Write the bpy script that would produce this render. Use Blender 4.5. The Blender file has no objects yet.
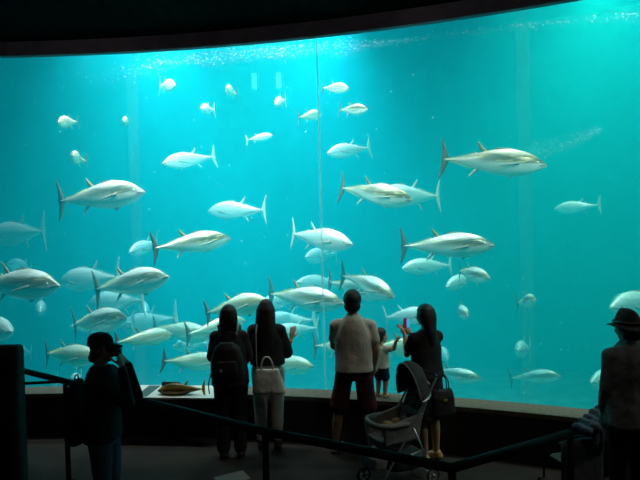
import bpy, bmesh, math, random
from mathutils import Vector, Matrix, Quaternion
random.seed(7)
SC = bpy.context.scene
COL = SC.collection
PI = math.pi

# ------------------------------------------------------------------ camera
H, PITCH, ROLL, F = 2.405, 0.021, -0.025, 552.055
CX, CY, R = -3.548, -8.289, 15.064
ZT, ZB = 4.593, 0.524
LEDGE = 0.235
ZWT = 9.0                      # water top
RO = R + 15.0                  # outer tank wall
cam_d = bpy.data.cameras.new('camera')
cam = bpy.data.objects.new('camera', cam_d); COL.objects.link(cam)
cam_d.sensor_fit = 'HORIZONTAL'; cam_d.sensor_width = 36.0; cam_d.lens = F / 640 * 36.0
cam_d.clip_start = 0.05; cam_d.clip_end = 200
fw = Vector((0, math.cos(PITCH), -math.sin(PITCH)))
up0 = Vector((0, math.sin(PITCH), math.cos(PITCH)))
rt0 = Vector((1, 0, 0))
c_, s_ = math.cos(ROLL), math.sin(ROLL)
rt = rt0 * c_ + up0 * s_
up = -rt0 * s_ + up0 * c_
M = Matrix((rt, up, -fw)).transposed().to_4x4()
M.translation = Vector((0, 0, H))
cam.matrix_world = M
SC.camera = cam
CAM = Vector((0, 0, H))

def ray(px, py):
    return (rt * ((px - 320) / F) + up * (-(py - 240) / F) + fw)
def at(px, py, d):
    r = ray(px, py)
    return CAM + r * (d / r.y)
def at_z(px, py, z):
    r = ray(px, py)
    return CAM + r * ((z - H) / r.z)
def front_y(x, rr):
    return CY + math.sqrt(rr * rr - (x - CX) ** 2)

# ------------------------------------------------------------------ materials
def new_mat(name):
    m = bpy.data.materials.new(name); m.use_nodes = True
    nt = m.node_tree
    return m, nt, nt.nodes['Principled BSDF'], nt.nodes['Material Output']
def mat(name, col, rough=0.7, metal=0.0, spec=0.5, noise=0.0, nscale=20.0, bump=0.0, bscale=60.0):
    m, nt, b, o = new_mat(name)
    b.inputs['Base Color'].default_value = (*col, 1)
    b.inputs['Roughness'].default_value = rough
    b.inputs['Metallic'].default_value = metal
    b.inputs['Specular IOR Level'].default_value = spec
    if noise or bump:
        tc = nt.nodes.new('ShaderNodeTexCoord')
    if noise:
        n = nt.nodes.new('ShaderNodeTexNoise'); n.inputs['Scale'].default_value = nscale; n.inputs['Detail'].default_value = 4
        nt.links.new(tc.outputs['Object'], n.inputs['Vector'])
        r = nt.nodes.new('ShaderNodeValToRGB')
        r.color_ramp.elements[0].position = 0.3; r.color_ramp.elements[1].position = 0.7
        r.color_ramp.elements[0].color = (*[c * (1 - noise) for c in col], 1)
        r.color_ramp.elements[1].color = (*[min(1, c * (1 + noise)) for c in col], 1)
        nt.links.new(n.outputs['Fac'], r.inputs['Fac']); nt.links.new(r.outputs['Color'], b.inputs['Base Color'])
    if bump:
        n = nt.nodes.new('ShaderNodeTexNoise'); n.inputs['Scale'].default_value = bscale; n.inputs['Detail'].default_value = 3
        nt.links.new(tc.outputs['Object'], n.inputs['Vector'])
        bp = nt.nodes.new('ShaderNodeBump'); bp.inputs['Strength'].default_value = bump; bp.inputs['Distance'].default_value = 0.02
        nt.links.new(n.outputs['Fac'], bp.inputs['Height']); nt.links.new(bp.outputs['Normal'], b.inputs['Normal'])
    return m

MT = {}
MT['floor'] = mat('hall_carpet', (0.021, 0.020, 0.018), 0.95, noise=0.35, nscale=3.0, bump=0.3, bscale=200)
MT['plinth'] = mat('plinth_paint', (0.010, 0.010, 0.011), 0.75, noise=0.2, nscale=4)
MT['ledge'] = mat('ledge_stone', (0.105, 0.095, 0.07), 0.8, noise=0.25, nscale=25)
MT['black'] = mat('black_wall', (0.012, 0.011, 0.012), 0.85)
MT['lintel'] = mat('lintel_paint', (0.22, 0.185, 0.205), 0.9, noise=0.15, nscale=6)
MT['concrete'] = mat('tank_concrete', (0.10, 0.42, 0.44), 0.9, noise=0.25, nscale=0.6)
MT['sand'] = mat('tank_gravel', (0.16, 0.34, 0.31), 0.95, noise=0.5, nscale=2.2, bump=0.6, bscale=14)
MT['rail'] = mat('rail_metal', (0.006, 0.006, 0.006), 0.7, spec=.12)
MT['panel_side'] = mat('kiosk_side', (0.09, 0.085, 0.078), 0.9, spec=.1, noise=0.1)
MT['panel_face'] = mat('kiosk_face', (0.012, 0.012, 0.013), 0.6)
MT['caulk'] = mat('clear_joint', (0.55, 0.62, 0.6), 0.4)

def ceiling_mat():
    m, nt, b, o = new_mat('ceiling_slats')
    tc = nt.nodes.new('ShaderNodeTexCoord'); w = nt.nodes.new('ShaderNodeTexWave')
    w.inputs['Scale'].default_value = 1.6; w.bands_direction = 'X'
    r = nt.nodes.new('ShaderNodeValToRGB')
    r.color_ramp.elements[0].color = (0.002, 0.002, 0.002, 1); r.color_ramp.elements[1].color = (0.005, 0.0045, 0.0045, 1)
    nt.links.new(tc.outputs['Object'], w.inputs['Vector']); nt.links.new(w.outputs['Fac'], r.inputs['Fac'])
    nt.links.new(r.outputs['Color'], b.inputs['Base Color']); b.inputs['Roughness'].default_value = 1.0; b.inputs['Specular IOR Level'].default_value = 0.05
    return m
MT['ceiling'] = ceiling_mat()

def water_mat():
    m = bpy.data.materials.new('sea_water'); m.use_nodes = True
    nt = m.node_tree; nt.nodes.clear()
    o = nt.nodes.new('ShaderNodeOutputMaterial')
    s = nt.nodes.new('ShaderNodeVolumeScatter'); a = nt.nodes.new('ShaderNodeVolumeAbsorption'); ad = nt.nodes.new('ShaderNodeAddShader')
    s.inputs['Color'].default_value = (0.008, 0.86, 1.0, 1); s.inputs['Density'].default_value = 0.088
    s.inputs['Anisotropy'].default_value = 0.0
    a.inputs['Color'].default_value = (0.0, 0.74, 0.79, 1); a.inputs['Density'].default_value = 0.19
    nt.links.new(s.outputs[0], ad.inputs[0]); nt.links.new(a.outputs[0], ad.inputs[1])
    nt.links.new(ad.outputs[0], o.inputs['Volume'])
    t = nt.nodes.new('ShaderNodeBsdfTransparent'); nt.links.new(t.outputs[0], o.inputs['Surface'])
    return m
MT['water'] = water_mat()

def glass_mat():
    m = bpy.data.materials.new('acrylic_pane'); m.use_nodes = True
    nt = m.node_tree; nt.nodes.clear()
    o = nt.nodes.new('ShaderNodeOutputMaterial')
    t = nt.nodes.new('ShaderNodeBsdfTransparent'); t.inputs['Color'].default_value = (0.99, 1, 1, 1)
    g = nt.nodes.new('ShaderNodeBsdfGlossy'); g.inputs['Roughness'].default_value = 0.02
    mx = nt.nodes.new('ShaderNodeMixShader'); mx.inputs[0].default_value = 0.012
    nt.links.new(t.outputs[0], mx.inputs[1]); nt.links.new(g.outputs[0], mx.inputs[2]); nt.links.new(mx.outputs[0], o.inputs['Surface'])
    return m
MT['glass'] = glass_mat()
def translucent_joint(name, col, alpha):
    m = bpy.data.materials.new(name); m.use_nodes = True
    nt = m.node_tree; nt.nodes.clear()
    o = nt.nodes.new('ShaderNodeOutputMaterial')
    t = nt.nodes.new('ShaderNodeBsdfTransparent')
    g = nt.nodes.new('ShaderNodeBsdfTranslucent'); g.inputs['Color'].default_value = (*col, 1)
    mx = nt.nodes.new('ShaderNodeMixShader'); mx.inputs[0].default_value = alpha
    nt.links.new(t.outputs[0], mx.inputs[1]); nt.links.new(g.outputs[0], mx.inputs[2]); nt.links.new(mx.outputs[0], o.inputs['Surface'])
    return m
MT['joint'] = translucent_joint('bonded_joint', (0.85, 0.95, 0.93), 0.32)
MT['joint_wide'] = translucent_joint('wide_bonded_joint', (0.7, 0.85, 0.8), 0.03)

# ------------------------------------------------------------------ object helpers
def link(name, me, m=None, parent=None, loc=None, smooth=True):
    o = bpy.data.objects.new(name, me); COL.objects.link(o)
    if m is not None:
        me.materials.append(m)
    if parent is not None: o.parent = parent
    if loc is not None: o.location = loc
    if smooth:
        for p in me.polygons: p.use_smooth = True
    return o
def tag(o, label=None, cat=None, group=None, kind=None):
    if label: o['label'] = label
    if cat: o['category'] = cat
    if group: o['group'] = group
    if kind: o['kind'] = kind
    return o
def thing(name, label, cat, loc=(0, 0, 0), rotz=0.0, group=None):
    o = bpy.data.objects.new(name, None); COL.objects.link(o)
    o.empty_display_size = 0.1
    o.location = loc; o.rotation_euler = (0, 0, rotz)
    return tag(o, label, cat, group)
def bm_mesh(bm, name='mesh'):
    bmesh.ops.recalc_face_normals(bm, faces=bm.faces)
    me = bpy.data.meshes.new(name); bm.to_mesh(me); bm.free(); return me
def pyd(vs, fs, name='mesh'):
    bm = bmesh.new()
    v = [bm.verts.new(p) for p in vs]
    for f in fs:
        try: bm.faces.new([v[i] for i in f])
        except ValueError: pass
    return bm_mesh(bm, name)

def polar(r, a, z):            # a = angle from +Y about the ring centre
    return (CX + r * math.sin(a), CY + r * math.cos(a), z)
def ring_solid(r0, r1, z0, z1, a0, a1, n=96):
    vs, fs = [], []
    for i in range(n + 1):
        a = a0 + (a1 - a0) * i / n
        vs += [polar(r0, a, z0), polar(r1, a, z0), polar(r1, a, z1), polar(r0, a, z1)]
    for i in range(n):
        b = i * 4; c = b + 4
        for k in range(4):
            k2 = (k + 1) % 4
            fs.append((b + k, b + k2, c + k2, c + k))
    fs.append((0, 1, 2, 3)); fs.append((n * 4 + 3, n * 4 + 2, n * 4 + 1, n * 4))
    return pyd(vs, fs)
def box_mesh(x0, x1, y0, y1, z0, z1, bev=0.0, seg=2):
    bm = bmesh.new(); bmesh.ops.create_cube(bm, size=1)
    for v in bm.verts:
        v.co = Vector(((x0 + x1) / 2 + v.co.x * (x1 - x0), (y0 + y1) / 2 + v.co.y * (y1 - y0), (z0 + z1) / 2 + v.co.z * (z1 - z0)))
    if bev: bmesh.ops.bevel(bm, geom=bm.edges[:], offset=bev, segments=seg, affect='EDGES', profile=0.6)
    return bm_mesh(bm)
def flat(o):
    for p in o.data.polygons: p.use_smooth = False
    return o

AM = math.radians(62)
# ------------------------------------------------------------------ setting
def struct(name, me, m):
    o = link(name, me, m, smooth=False); return tag(o, kind='structure')
XL, XR, YB = -12.0, 8.0, -3.2
def hall_slab(z0, z1, rr):
    arc = []
    for i in range(61):
        x = XR + (XL - XR) * i / 60
        arc.append((x, front_y(x, rr)))
    poly = [(XL, YB), (XR, YB)] + arc
    k = len(poly)
    v3 = [(x, y, z0) for x, y in poly] + [(x, y, z1) for x, y in poly]
    fs = [tuple(range(k)), tuple(range(2 * k - 1, k - 1, -1))] + [(i, (i + 1) % k, (i + 1) % k + k, i + k) for i in range(k)]
    return pyd(v3, fs)
struct('floor', hall_slab(-0.2, 0.0, R - LEDGE + .05), MT['floor'])
struct('wall_plinth', ring_solid(R - LEDGE, R + 0.06, 0.001, ZB - 0.05, -AM, AM), MT['plinth'])
struct('trim_ledge', ring_solid(R - LEDGE - 0.012, R + 0.06, ZB - 0.05, ZB - 0.001, -AM, AM), MT['ledge'])
lin = struct('wall_lintel', ring_solid(R - 0.02, R + 0.06, ZT + 0.001, ZWT + 0.5, -AM, AM), MT['lintel'])
struct('ceiling', hall_slab(4.765, 4.95, R - 0.021), MT['ceiling'])
struct('wall_back', box_mesh(XL - .2, XR + .2, YB - .2, YB - .001, 0, 4.76), MT['black'])
struct('wall_left', box_mesh(XL - .2, XL - .001, YB, front_y(XL, R - LEDGE) - .02, 0, 4.76), MT['black'])
struct('wall_right', box_mesh(XR + .001, XR + .2, YB, front_y(XR + .2, R - LEDGE) - .02, 0, 4.76), MT['black'])
# tank shell
struct('wall_tank_outer', ring_solid(RO, RO + 0.3, -3.1, ZWT + 0.5, -AM, AM), MT['concrete'])
struct('floor_tank', ring_solid(R - 0.05, RO + 0.3, -3.1, -2.8, -AM, AM), MT['sand'])
def end_wall(name, a):
    p0, p1 = Vector(polar(R + .07, a, 0)), Vector(polar(RO, a, 0))
    t = Vector((math.cos(a), -math.sin(a), 0)) * (0.2 if a > 0 else -0.2)
    vs = [(*q.xy, z) for z in (-3.1, ZWT + .5) for q in (p0, p1, p1 + t, p0 + t)]
    struct(name, pyd(vs, [(0, 1, 2, 3), (7, 6, 5, 4), (0, 1, 5, 4), (1, 2, 6, 5), (2, 3, 7, 6), (3, 0, 4, 7)]), MT['concrete'])
end_wall('wall_tank_west', -AM); end_wall('wall_tank_east', AM)
struct('wall_tank_inner', ring_solid(R - 0.10, R + 0.06, -3.1, -.201, -AM, AM), MT['concrete'])
# viewing glass
pane = struct('window_1', ring_solid(R, R + 0.06, ZB, ZT, -AM, AM, 160), MT['glass'])
def joint(x_px, w, m, zc0=ZB, zc1=ZT):
    r = ray(x_px, 300); # bearing to the glass
    lo, hi = 0.0, 60.0
    for _ in range(60):
        mid = (lo + hi) / 2; q = CAM + r * mid
        if (q.x - CX) ** 2 + (q.y - CY) ** 2 > R * R: hi = mid
        else: lo = mid
    q = CAM + r * lo; a = math.atan2(q.x - CX, q.y - CY); da = w / 2 / R
    o = link('glass_joint', ring_solid(R + 0.004, R + 0.056, zc0 + .002, zc1 - .002, a - da, a + da, 2), m, smooth=False, parent=pane)
    return o
joint(322.6, 0.011, MT['joint']); joint(527, 0.13, MT['joint_wide']); joint(138, 0.13, MT['joint_wide'])
# water
water = link('water', ring_solid(R + 0.062, RO - .003, -2.797, ZWT, -AM + .002, AM - .002, 160), MT['water'], smooth=False)
tag(water, 'hazy turquoise sea water filling the whole tank behind the glass', 'water', kind='stuff')

# far windows in the tank wall
def far_window(px, py0, py1, w, dep):
    p0, p1 = at(px, py1, dep), at(px, py0, dep)
    return p0, p1, w
# ------------------------------------------------------------------ fish
def fish_mat(name, back, mid, belly, gold=0.0):
    m, nt, b, o = new_mat(name)
    tc = nt.nodes.new('ShaderNodeTexCoord'); sp = nt.nodes.new('ShaderNodeSeparateXYZ')
    nt.links.new(tc.outputs['Object'], sp.inputs[0])
    nz = nt.nodes.new('ShaderNodeTexNoise'); nz.inputs['Scale'].default_value = 9; nz.inputs['Detail'].default_value = 4
    mp = nt.nodes.new('ShaderNodeMapping'); mp.inputs['Scale'].default_value = (0.5, 1, 2.2)
    nt.links.new(tc.outputs['Object'], mp.inputs[0]); nt.links.new(mp.outputs[0], nz.inputs['Vector'])
    ma = nt.nodes.new('ShaderNodeMath'); ma.operation = 'MULTIPLY_ADD'; ma.inputs[1].default_value = 0.09; ma.inputs[2].default_value = -0.045
    nt.links.new(nz.outputs['Fac'], ma.inputs[0])
    ad = nt.nodes.new('ShaderNodeMath'); ad.operation = 'ADD'
    nt.links.new(sp.outputs['Z'], ad.inputs[0]); nt.links.new(ma.outputs[0], ad.inputs[1])
    mr = nt.nodes.new('ShaderNodeMapRange'); mr.inputs['From Min'].default_value = -0.14; mr.inputs['From Max'].default_value = 0.14
    nt.links.new(ad.outputs[0], mr.inputs['Value'])
    cr = nt.nodes.new('ShaderNodeValToRGB'); e = cr.color_ramp.elements
    e[0].position = 0.0; e[0].color = (*belly, 1)
    e[1].position = 1.0; e[1].color = (*back, 1)
    for p, c in ((0.34, belly), (0.46, [x * .75 for x in belly]), (0.55, mid), (0.68, mid), (0.80, back)):  # back tone paints the bright top light; olive flank band also deepened as shading
        q = e.new(p); q.color = (*c, 1)
    nt.links.new(mr.outputs[0], cr.inputs['Fac'])
    # towards the tail the dark flank gives way to the painted top-lit back and the belly
    xr = nt.nodes.new('ShaderNodeMapRange'); xr.inputs['From Min'].default_value = -0.34; xr.inputs['From Max'].default_value = 0.12
    xr.inputs['To Min'].default_value = 0.75; xr.inputs['To Max'].default_value = 0.0; nt.links.new(sp.outputs['X'], xr.inputs['Value'])
    fx = nt.nodes.new('ShaderNodeMix'); fx.data_type = 'RGBA'; fx.inputs['B'].default_value = (*[(p + q) / 2 * .85 for p, q in zip(back, belly)], 1)
    nt.links.new(xr.outputs[0], fx.inputs['Factor']); nt.links.new(cr.outputs['Color'], fx.inputs['A'])
    last = fx.outputs['Result']
    if gold:  # golden glints painted into the flank band
        n2 = nt.nodes.new('ShaderNodeTexNoise'); n2.inputs['Scale'].default_value = 7; n2.inputs['Detail'].default_value = 3
        mp2 = nt.nodes.new('ShaderNodeMapping'); mp2.inputs['Scale'].default_value = (0.8, 1, 5)
        nt.links.new(tc.outputs['Object'], mp2.inputs[0]); nt.links.new(mp2.outputs[0], n2.inputs['Vector'])
        r2 = nt.nodes.new('ShaderNodeValToRGB'); r2.color_ramp.elements[0].position = 0.56; r2.color_ramp.elements[1].position = 0.66
        bandm = nt.nodes.new('ShaderNodeValToRGB'); be = bandm.color_ramp.elements
        be[0].position = .52; be[0].color = (0, 0, 0, 1); be[1].position = .58; be[1].color = (1, 1, 1, 1)
        q = be.new(.70); q.color = (1, 1, 1, 1); q = be.new(.78); q.color = (0, 0, 0, 1)
        nt.links.new(n2.outputs['Fac'], r2.inputs['Fac']); nt.links.new(mr.outputs[0], bandm.inputs['Fac'])
        mu = nt.nodes.new('ShaderNodeMath'); mu.operation = 'MULTIPLY'
        nt.links.new(r2.outputs[0], mu.inputs[0]); nt.links.new(bandm.outputs[0], mu.inputs[1])
        mu2 = nt.nodes.new('ShaderNodeMath'); mu2.operation = 'MULTIPLY'; mu2.inputs[1].default_value = gold
        nt.links.new(mu.outputs[0], mu2.inputs[0])
        mx = nt.nodes.new('ShaderNodeMix'); mx.data_type = 'RGBA'
        mx.inputs['B'].default_value = (0.95, 0.75, 0.28, 1)
        nt.links.new(mu2.outputs[0], mx.inputs['Factor']); nt.links.new(last, mx.inputs['A']); last = mx.outputs['Result']
    nt.links.new(last, b.inputs['Base Color'])
    b.inputs['Roughness'].default_value = 0.33; b.inputs['Metallic'].default_value = 0.25
    return m
FM = {
    'silver': fish_mat('tuna_silver_skin', (0.90, 0.84, 0.80), (0.15, 0.155, 0.12), (0.84, 0.84, 0.80), 0.5),
    'bronze': fish_mat('tuna_bronze_skin', (0.62, 0.52, 0.44), (0.12, 0.10, 0.045), (0.84, 0.86, 0.78), 1.0),
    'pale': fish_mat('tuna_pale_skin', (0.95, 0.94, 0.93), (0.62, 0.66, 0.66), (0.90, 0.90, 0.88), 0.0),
    'cream': fish_mat('tuna_cream_skin', (0.88, 0.82, 0.68), (0.40, 0.38, 0.24), (0.92, 0.88, 0.66), 0.3),
}
MT['fin_brown'] = mat('fin_brown', (0.11, 0.07, 0.06), 0.6, noise=0.3, nscale=8)
MT['fin_olive'] = mat('fin_olive', (0.30, 0.20, 0.08), 0.6, noise=0.3, nscale=8)
MT['fin_pale'] = mat('fin_pale', (0.62, 0.60, 0.56), 0.55, noise=0.2, nscale=8)
MT['fin_grey'] = mat('fin_grey', (0.30, 0.29, 0.25), 0.55, noise=0.2, nscale=8)
MT['finlet'] = mat('finlet_yellow', (0.80, 0.62, 0.16), 0.5)
MT['finlet_pale'] = mat('finlet_pale', (0.85, 0.83, 0.7), 0.5)
MT['eye'] = mat('fish_eye', (0.01, 0.01, 0.012), 0.15)
MT['iris'] = mat('fish_iris', (0.75, 0.72, 0.6), 0.25, metal=0.4)
MT['mouth'] = mat('fish_mouth', (0.05, 0.03, 0.03), 0.6)

PROF = [(0.0, .009, .006), (.03, .012, .011), (.07, .014, .016), (.12, .021, .018), (.18, .036, .024), (.26, .060, .040), (.34, .086, .056), (.43, .112, .074),
        (.52, .130, .086), (.60, .138, .092), (.68, .137, .093), (.75, .127, .088), (.82, .109, .078), (.88, .085, .063), (.93, .058, .045), (.965, .035, .029), (.985, .021, .018), (1.0, .006, .006)]
def prof(x):
    for (a, h0, w0), (b, h1, w1) in zip(PROF, PROF[1:]):
        if x <= b:
            t = max(0, (x - a) / (b - a)); return h0 + (h1 - h0) * t, w0 + (w1 - w0) * t
    return PROF[-1][1:]
def bend_pt(p, k):
    # curve the swimming body in the horizontal plane, k = total turn over the rear half
    x, y, z = p
    x0 = 0.62
    if abs(k) < 1e-5 or x >= x0: return Vector((x - 0.5, y, z))
    s = x0 - x; kk = k / 0.62
    r = 1 / kk; a = s * kk
    cx = x0 - math.sin(a) * r; cy = r - math.cos(a) * r
    nx, ny = -math.sin(a) * -1, math.cos(a)
    return Vector((cx + y * math.sin(a) * 1.0 - 0.5, cy + y * math.cos(a), z))
def bent(me, k):
    for v in me.vertices: v.co = bend_pt(v.co, k)
    return me
def body_mesh(k, fat=1.0):
    vs, fs = [], []
    N = 20; xs = []
    for i, (x, h, w) in enumerate(PROF):
        xs.append((x, h, w))
        if i < len(PROF) - 1:
            x2, h2, w2 = PROF[i + 1]; xs.append(((x + x2) / 2, (h + h2) / 2 * 1.012, (w + w2) / 2 * 1.012))
    for x, h, w in xs:
        zc = -0.004 * max(0, (x - .8) / .2) * 5 * .5
        for j in range(N):
            a = 2 * PI * j / N
            cy, cz = math.sin(a), math.cos(a)
            vs.append((x, w * fat * cy * (1 - .10 * abs(cz)), zc + h * (cz if cz > 0 else cz * .97)))
    n = len(xs)
    for i in range(n - 1):
        for j in range(N):
            fs.append((i * N + j, i * N + (j + 1) % N, (i + 1) * N + (j + 1) % N, (i + 1) * N + j))
    fs.append(tuple(range(N))); fs.append(tuple((n - 1) * N + j for j in range(N))[::-1])
    return bent(pyd(vs, fs), k)
def fin_mesh(outline, th, k, base_y=0.0, tilt=0.0, closed_mid=None):
    """outline: xz points round the fin; lens-shaped section, thickest in the middle."""
    n = len(outline)
    cx = sum(p[0] for p in outline) / n; cz = sum(p[1] for p in outline) / n
    if closed_mid: cx, cz = closed_mid
    def T(x, y, z):
        return (x, base_y + y + math.sin(tilt) * (z - outline[0][1]), outline[0][1] + (z - outline[0][1]) * math.cos(tilt))
    vs = [T(x, 0, z) for x, z in outline] + [T(cx, th, cz), T(cx, -th, cz)]
    fs = []
    for i in range(n):
        j = (i + 1) % n
        fs.append((i, j, n)); fs.append((j, i, n + 1))
    return bent(pyd(vs, fs), k)
def strip_mesh(path, th, k):
    """path: (x_lead, z, x_trail) rows -> thin lens fin"""
    vs, fs = [], []
    for (xa, z, xb) in path:
        vs += [(xa, 0, z), ((xa + xb) / 2, th, z), (xb, 0, z), ((xa + xb) / 2, -th, z)]
    n = len(path)
    for i in range(n - 1):
        b = i * 4; c = b + 4
        for q in range(4):
            r = (q + 1) % 4
            fs.append((b + q, b + r, c + r, c + q))
    fs.append((0, 1, 2, 3)); fs.append((4 * n - 1, 4 * n - 2, 4 * n - 3, 4 * n - 4))
    return bent(pyd(vs, fs), k)
def caudal(k, sp=1.0):
    rows = []
    for i in range(-10, 11):
        t = i / 10; z = t * 0.215 * sp
        lead = 0.048 - 0.085 * abs(t) ** 1.35
        wid = 0.074 * (1 - abs(t)) ** 0.7 + 0.004
        if abs(t) < .15: wid += 0.006
        rows.append((lead, z, lead - wid))
    return strip_mesh(rows, 0.004, k)
def sickle(x0, z0, x1, tipx, tipz):
    rows = []
    for i in range(8):
        t = i / 7
        lead = x1 + (tipx - x1) * (t ** 0.8); trail = x0 + (tipx - .004 - x0) * (1 - (1 - t) ** 2.0)
        rows.append((lead, z0 + (tipz - z0) * t, min(trail, lead - .003)))
    return rows
def finlets(k, only):
    bm = bmesh.new()
    for side in (only,):
        for i in range(9):
            x = 0.085 + i * 0.029
            h, w = prof(x)
            if side < 0 and i > 7: continue
            z = h * side * (0.97 if side > 0 else .94); s = 0.017 + i * .0008
            p = [(x + .010, z - .003 * side), (x - .008, z + s * side), (x - .013, z + s * .6 * side), (x - .008, z - .003 * side)]
            v = [bm.verts.new((a, yy, b)) for yy in (.0045, -.0045) for a, b in p]
            for f in ((0, 1, 2, 3), (7, 6, 5, 4), (0, 1, 5, 4), (1, 2, 6, 5), (2, 3, 7, 6), (3, 0, 4, 7)): bm.faces.new([v[i] for i in f])
    return bent(bm_mesh(bm), k)
def pectoral(side, k, out=0.25):
    rows = []
    for i in range(9):
        t = i / 8
        rows.append((0.745 - 0.21 * t, -0.012 - 0.045 * t + .006, 0.705 - 0.185 * t + .02 * t * t - 0.0))
    vs, fs = [], []
    for i, (xa, z, xb) in enumerate(rows):
        t = i / 8; h, w = prof(xa)
        y = side * (w * 0.97 + 0.006 + out * .05 * t)
        wd = 0.014 * (1 - t) ** .7 + .0015
        vs += [(xa, y, z + wd), (xa - .004, y + side * .004, z), (xa - .008, y, z - wd), (xa - .004, y - side * .003, z)]
    for i in range(8):
        b = i * 4; c = b + 4
        for q in range(4):
            r = (q + 1) % 4; fs.append((b + q, b + r, c + r, c + q))
    fs.append((0, 1, 2, 3)); fs.append((35, 34, 33, 32))
    return bent(pyd(vs, fs), k)
def ball(c, r, sx=1, sy=1, sz=1, seg=12):
    bm = bmesh.new(); bmesh.ops.create_uvsphere(bm, u_segments=seg, v_segments=seg // 2 + 2, radius=1)
    for v in bm.verts: v.co = Vector((c[0] + v.co.x * r * sx, c[1] + v.co.y * r * sy, c[2] + v.co.z * r * sz))
    return bm_mesh(bm)
def mouth_mesh(k):
    vs, fs = [], []
    for i in range(7):
        x = 0.935 + .062 * i / 6; h, w = prof(x); z = -0.010 + .006 * (i / 6) - .006 * (1 - i / 6)
        a = 1.012
        vs += [(x, w * a + .001, z + .004), (x, w * a + .001, z - .005), (x, -w * a - .001, z - .005), (x, -w * a - .001, z + .004)]
    for i in range(6):
        b = i * 4; c = b + 4
        for q in range(4):
            r = (q + 1) % 4; fs.append((b + q, b + r, c + r, c + q))
    fs.append((0, 1, 2, 3)); fs.append((27, 26, 25, 24))
    return bent(pyd(vs, fs), k)

LIB = {}
def fish_parts(kind, bend, out=False):
    key = (kind, bend)
    if key in LIB: return LIB[key]
    k = bend
    tail = {'silver': 'fin_brown', 'bronze': 'fin_brown', 'pale': 'fin_pale', 'cream': 'fin_brown', }[kind]
    dors = {'silver': 'fin_olive', 'bronze': 'fin_olive', 'pale': 'fin_pale', 'cream': 'fin_olive'}[kind]
    L = []
    def add(name, me, m, sm=True, sub=None):
        me.materials.append(m)
        for p in me.polygons: p.use_smooth = sm
        L.append((name, me, sub))
    add('body', body_mesh(k), FM[kind])
    add('tail_fin', caudal(k, .86 if kind == 'cream' else 1.0), MT[tail])
    h, w = prof(.40)
    add('second_dorsal_fin', strip_mesh(sickle(.375, prof(.375)[0] - .006, .455, .325, prof(.40)[0] + .098), .004, k), MT[dors])
    add('first_dorsal_fin', strip_mesh([(.70, .128, .50), (.685, .138, .49), (.66, .145, .51), (.62, .148, .56)], .003, k), MT['fin_grey'])
    an = sickle(.325, -(prof(.325)[0] - .008), .40, .265, -(prof(.35)[0] + .082))
    add('anal_fin', strip_mesh(an, .004, k), MT['fin_pale'])
    add('upper_finlet_row', finlets(k, 1), MT['finlet_pale' if kind == 'pale' else 'finlet'], False)
    add('lower_finlet_row', finlets(k, -1), MT['finlet_pale' if kind == 'pale' else 'finlet'], False)
    for s in (1, -1):
        add('pectoral_fin', pectoral(s, k), MT['fin_grey'])
        add('pelvic_fin', strip_mesh([(.70, -.125, .665), (.685, -.142, .655), (.655, -.156, .645)], .003, k) , MT['fin_pale'])
    add('mouth', mouth_mesh(k), MT['mouth'])
    for s in (1, -1):
        h, w = prof(.905)
        add('eye', bent(ball((.905, s * (w * .93), .012), .0145, 1, .5, 1), 0), MT['iris'])
        add('pupil', bent(ball((.906, s * (w * .93 + .0045), .012), .0072, 1, .5, 1, 8), 0), MT['eye'], True, 'eye')
    # pelvic fins sit either side of the belly
    ns = 0
    for name, me, sub in L:
        if name == 'pelvic_fin':
            s = 1 if ns == 0 else -1; ns += 1
            for v in me.vertices: v.co.y += s * .014
    LIB[key] = L
    return L

def fish_root(name, kind, bend, loc, heading, pitch, L, label, roll=0.0, detail=True, group='tuna shoal'):
    r = thing(name, label, 'fish', loc, 0, group)
    d = heading
    zax = Vector((0, 0, 1))
    x = d.normalized(); y = zax.cross(x).normalized(); z = x.cross(y)
    Mx = Matrix((x, y, z)).transposed()
    if roll: Mx = Mx @ Matrix.Rotation(roll, 3, 'X')
    r.rotation_euler = Mx.to_euler()
    r.scale = (L, L, L)
    eye = []
    for nm, me, sub in fish_parts(kind, bend):
        if not detail and nm in ('mouth', 'pupil', 'pelvic_fin', 'eye', 'lower_finlet_row'): continue
        o = bpy.data.objects.new(nm, me); COL.objects.link(o)
        if sub: o.parent = eye[-1]
        else: o.parent = r
        if nm == 'eye': eye.append(o)
    return r

def place_fish(nose, tail, d, L, s, kind, bend, label, name='bluefin_tuna', roll=0.0, lift=0.0):
    """nose/tail: where the two ends show; d: distance into the tank; L: length in metres; s: +1 nose further away, -1 nose nearer."""
    mid = at((nose[0] + tail[0]) / 2, (nose[1] + tail[1]) / 2, d)
    lat = (at(*nose, d) - at(*tail, d)).length
    if lat > L * 0.995: L = lat / 0.985
    dd = math.sqrt(max(0, L * L - lat * lat)) / 2 * s
    N = at(*nose, d + dd); T = at(*tail, d - dd)
    detail = L * F / d > 34
    grp = 'tuna shoal' if name == 'bluefin_tuna' else 'small silver fish near the surface'
    return fish_root(name, kind, bend, (N + T) / 2, N - T, 0, (N - T).length, label, roll, detail, grp)

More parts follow.
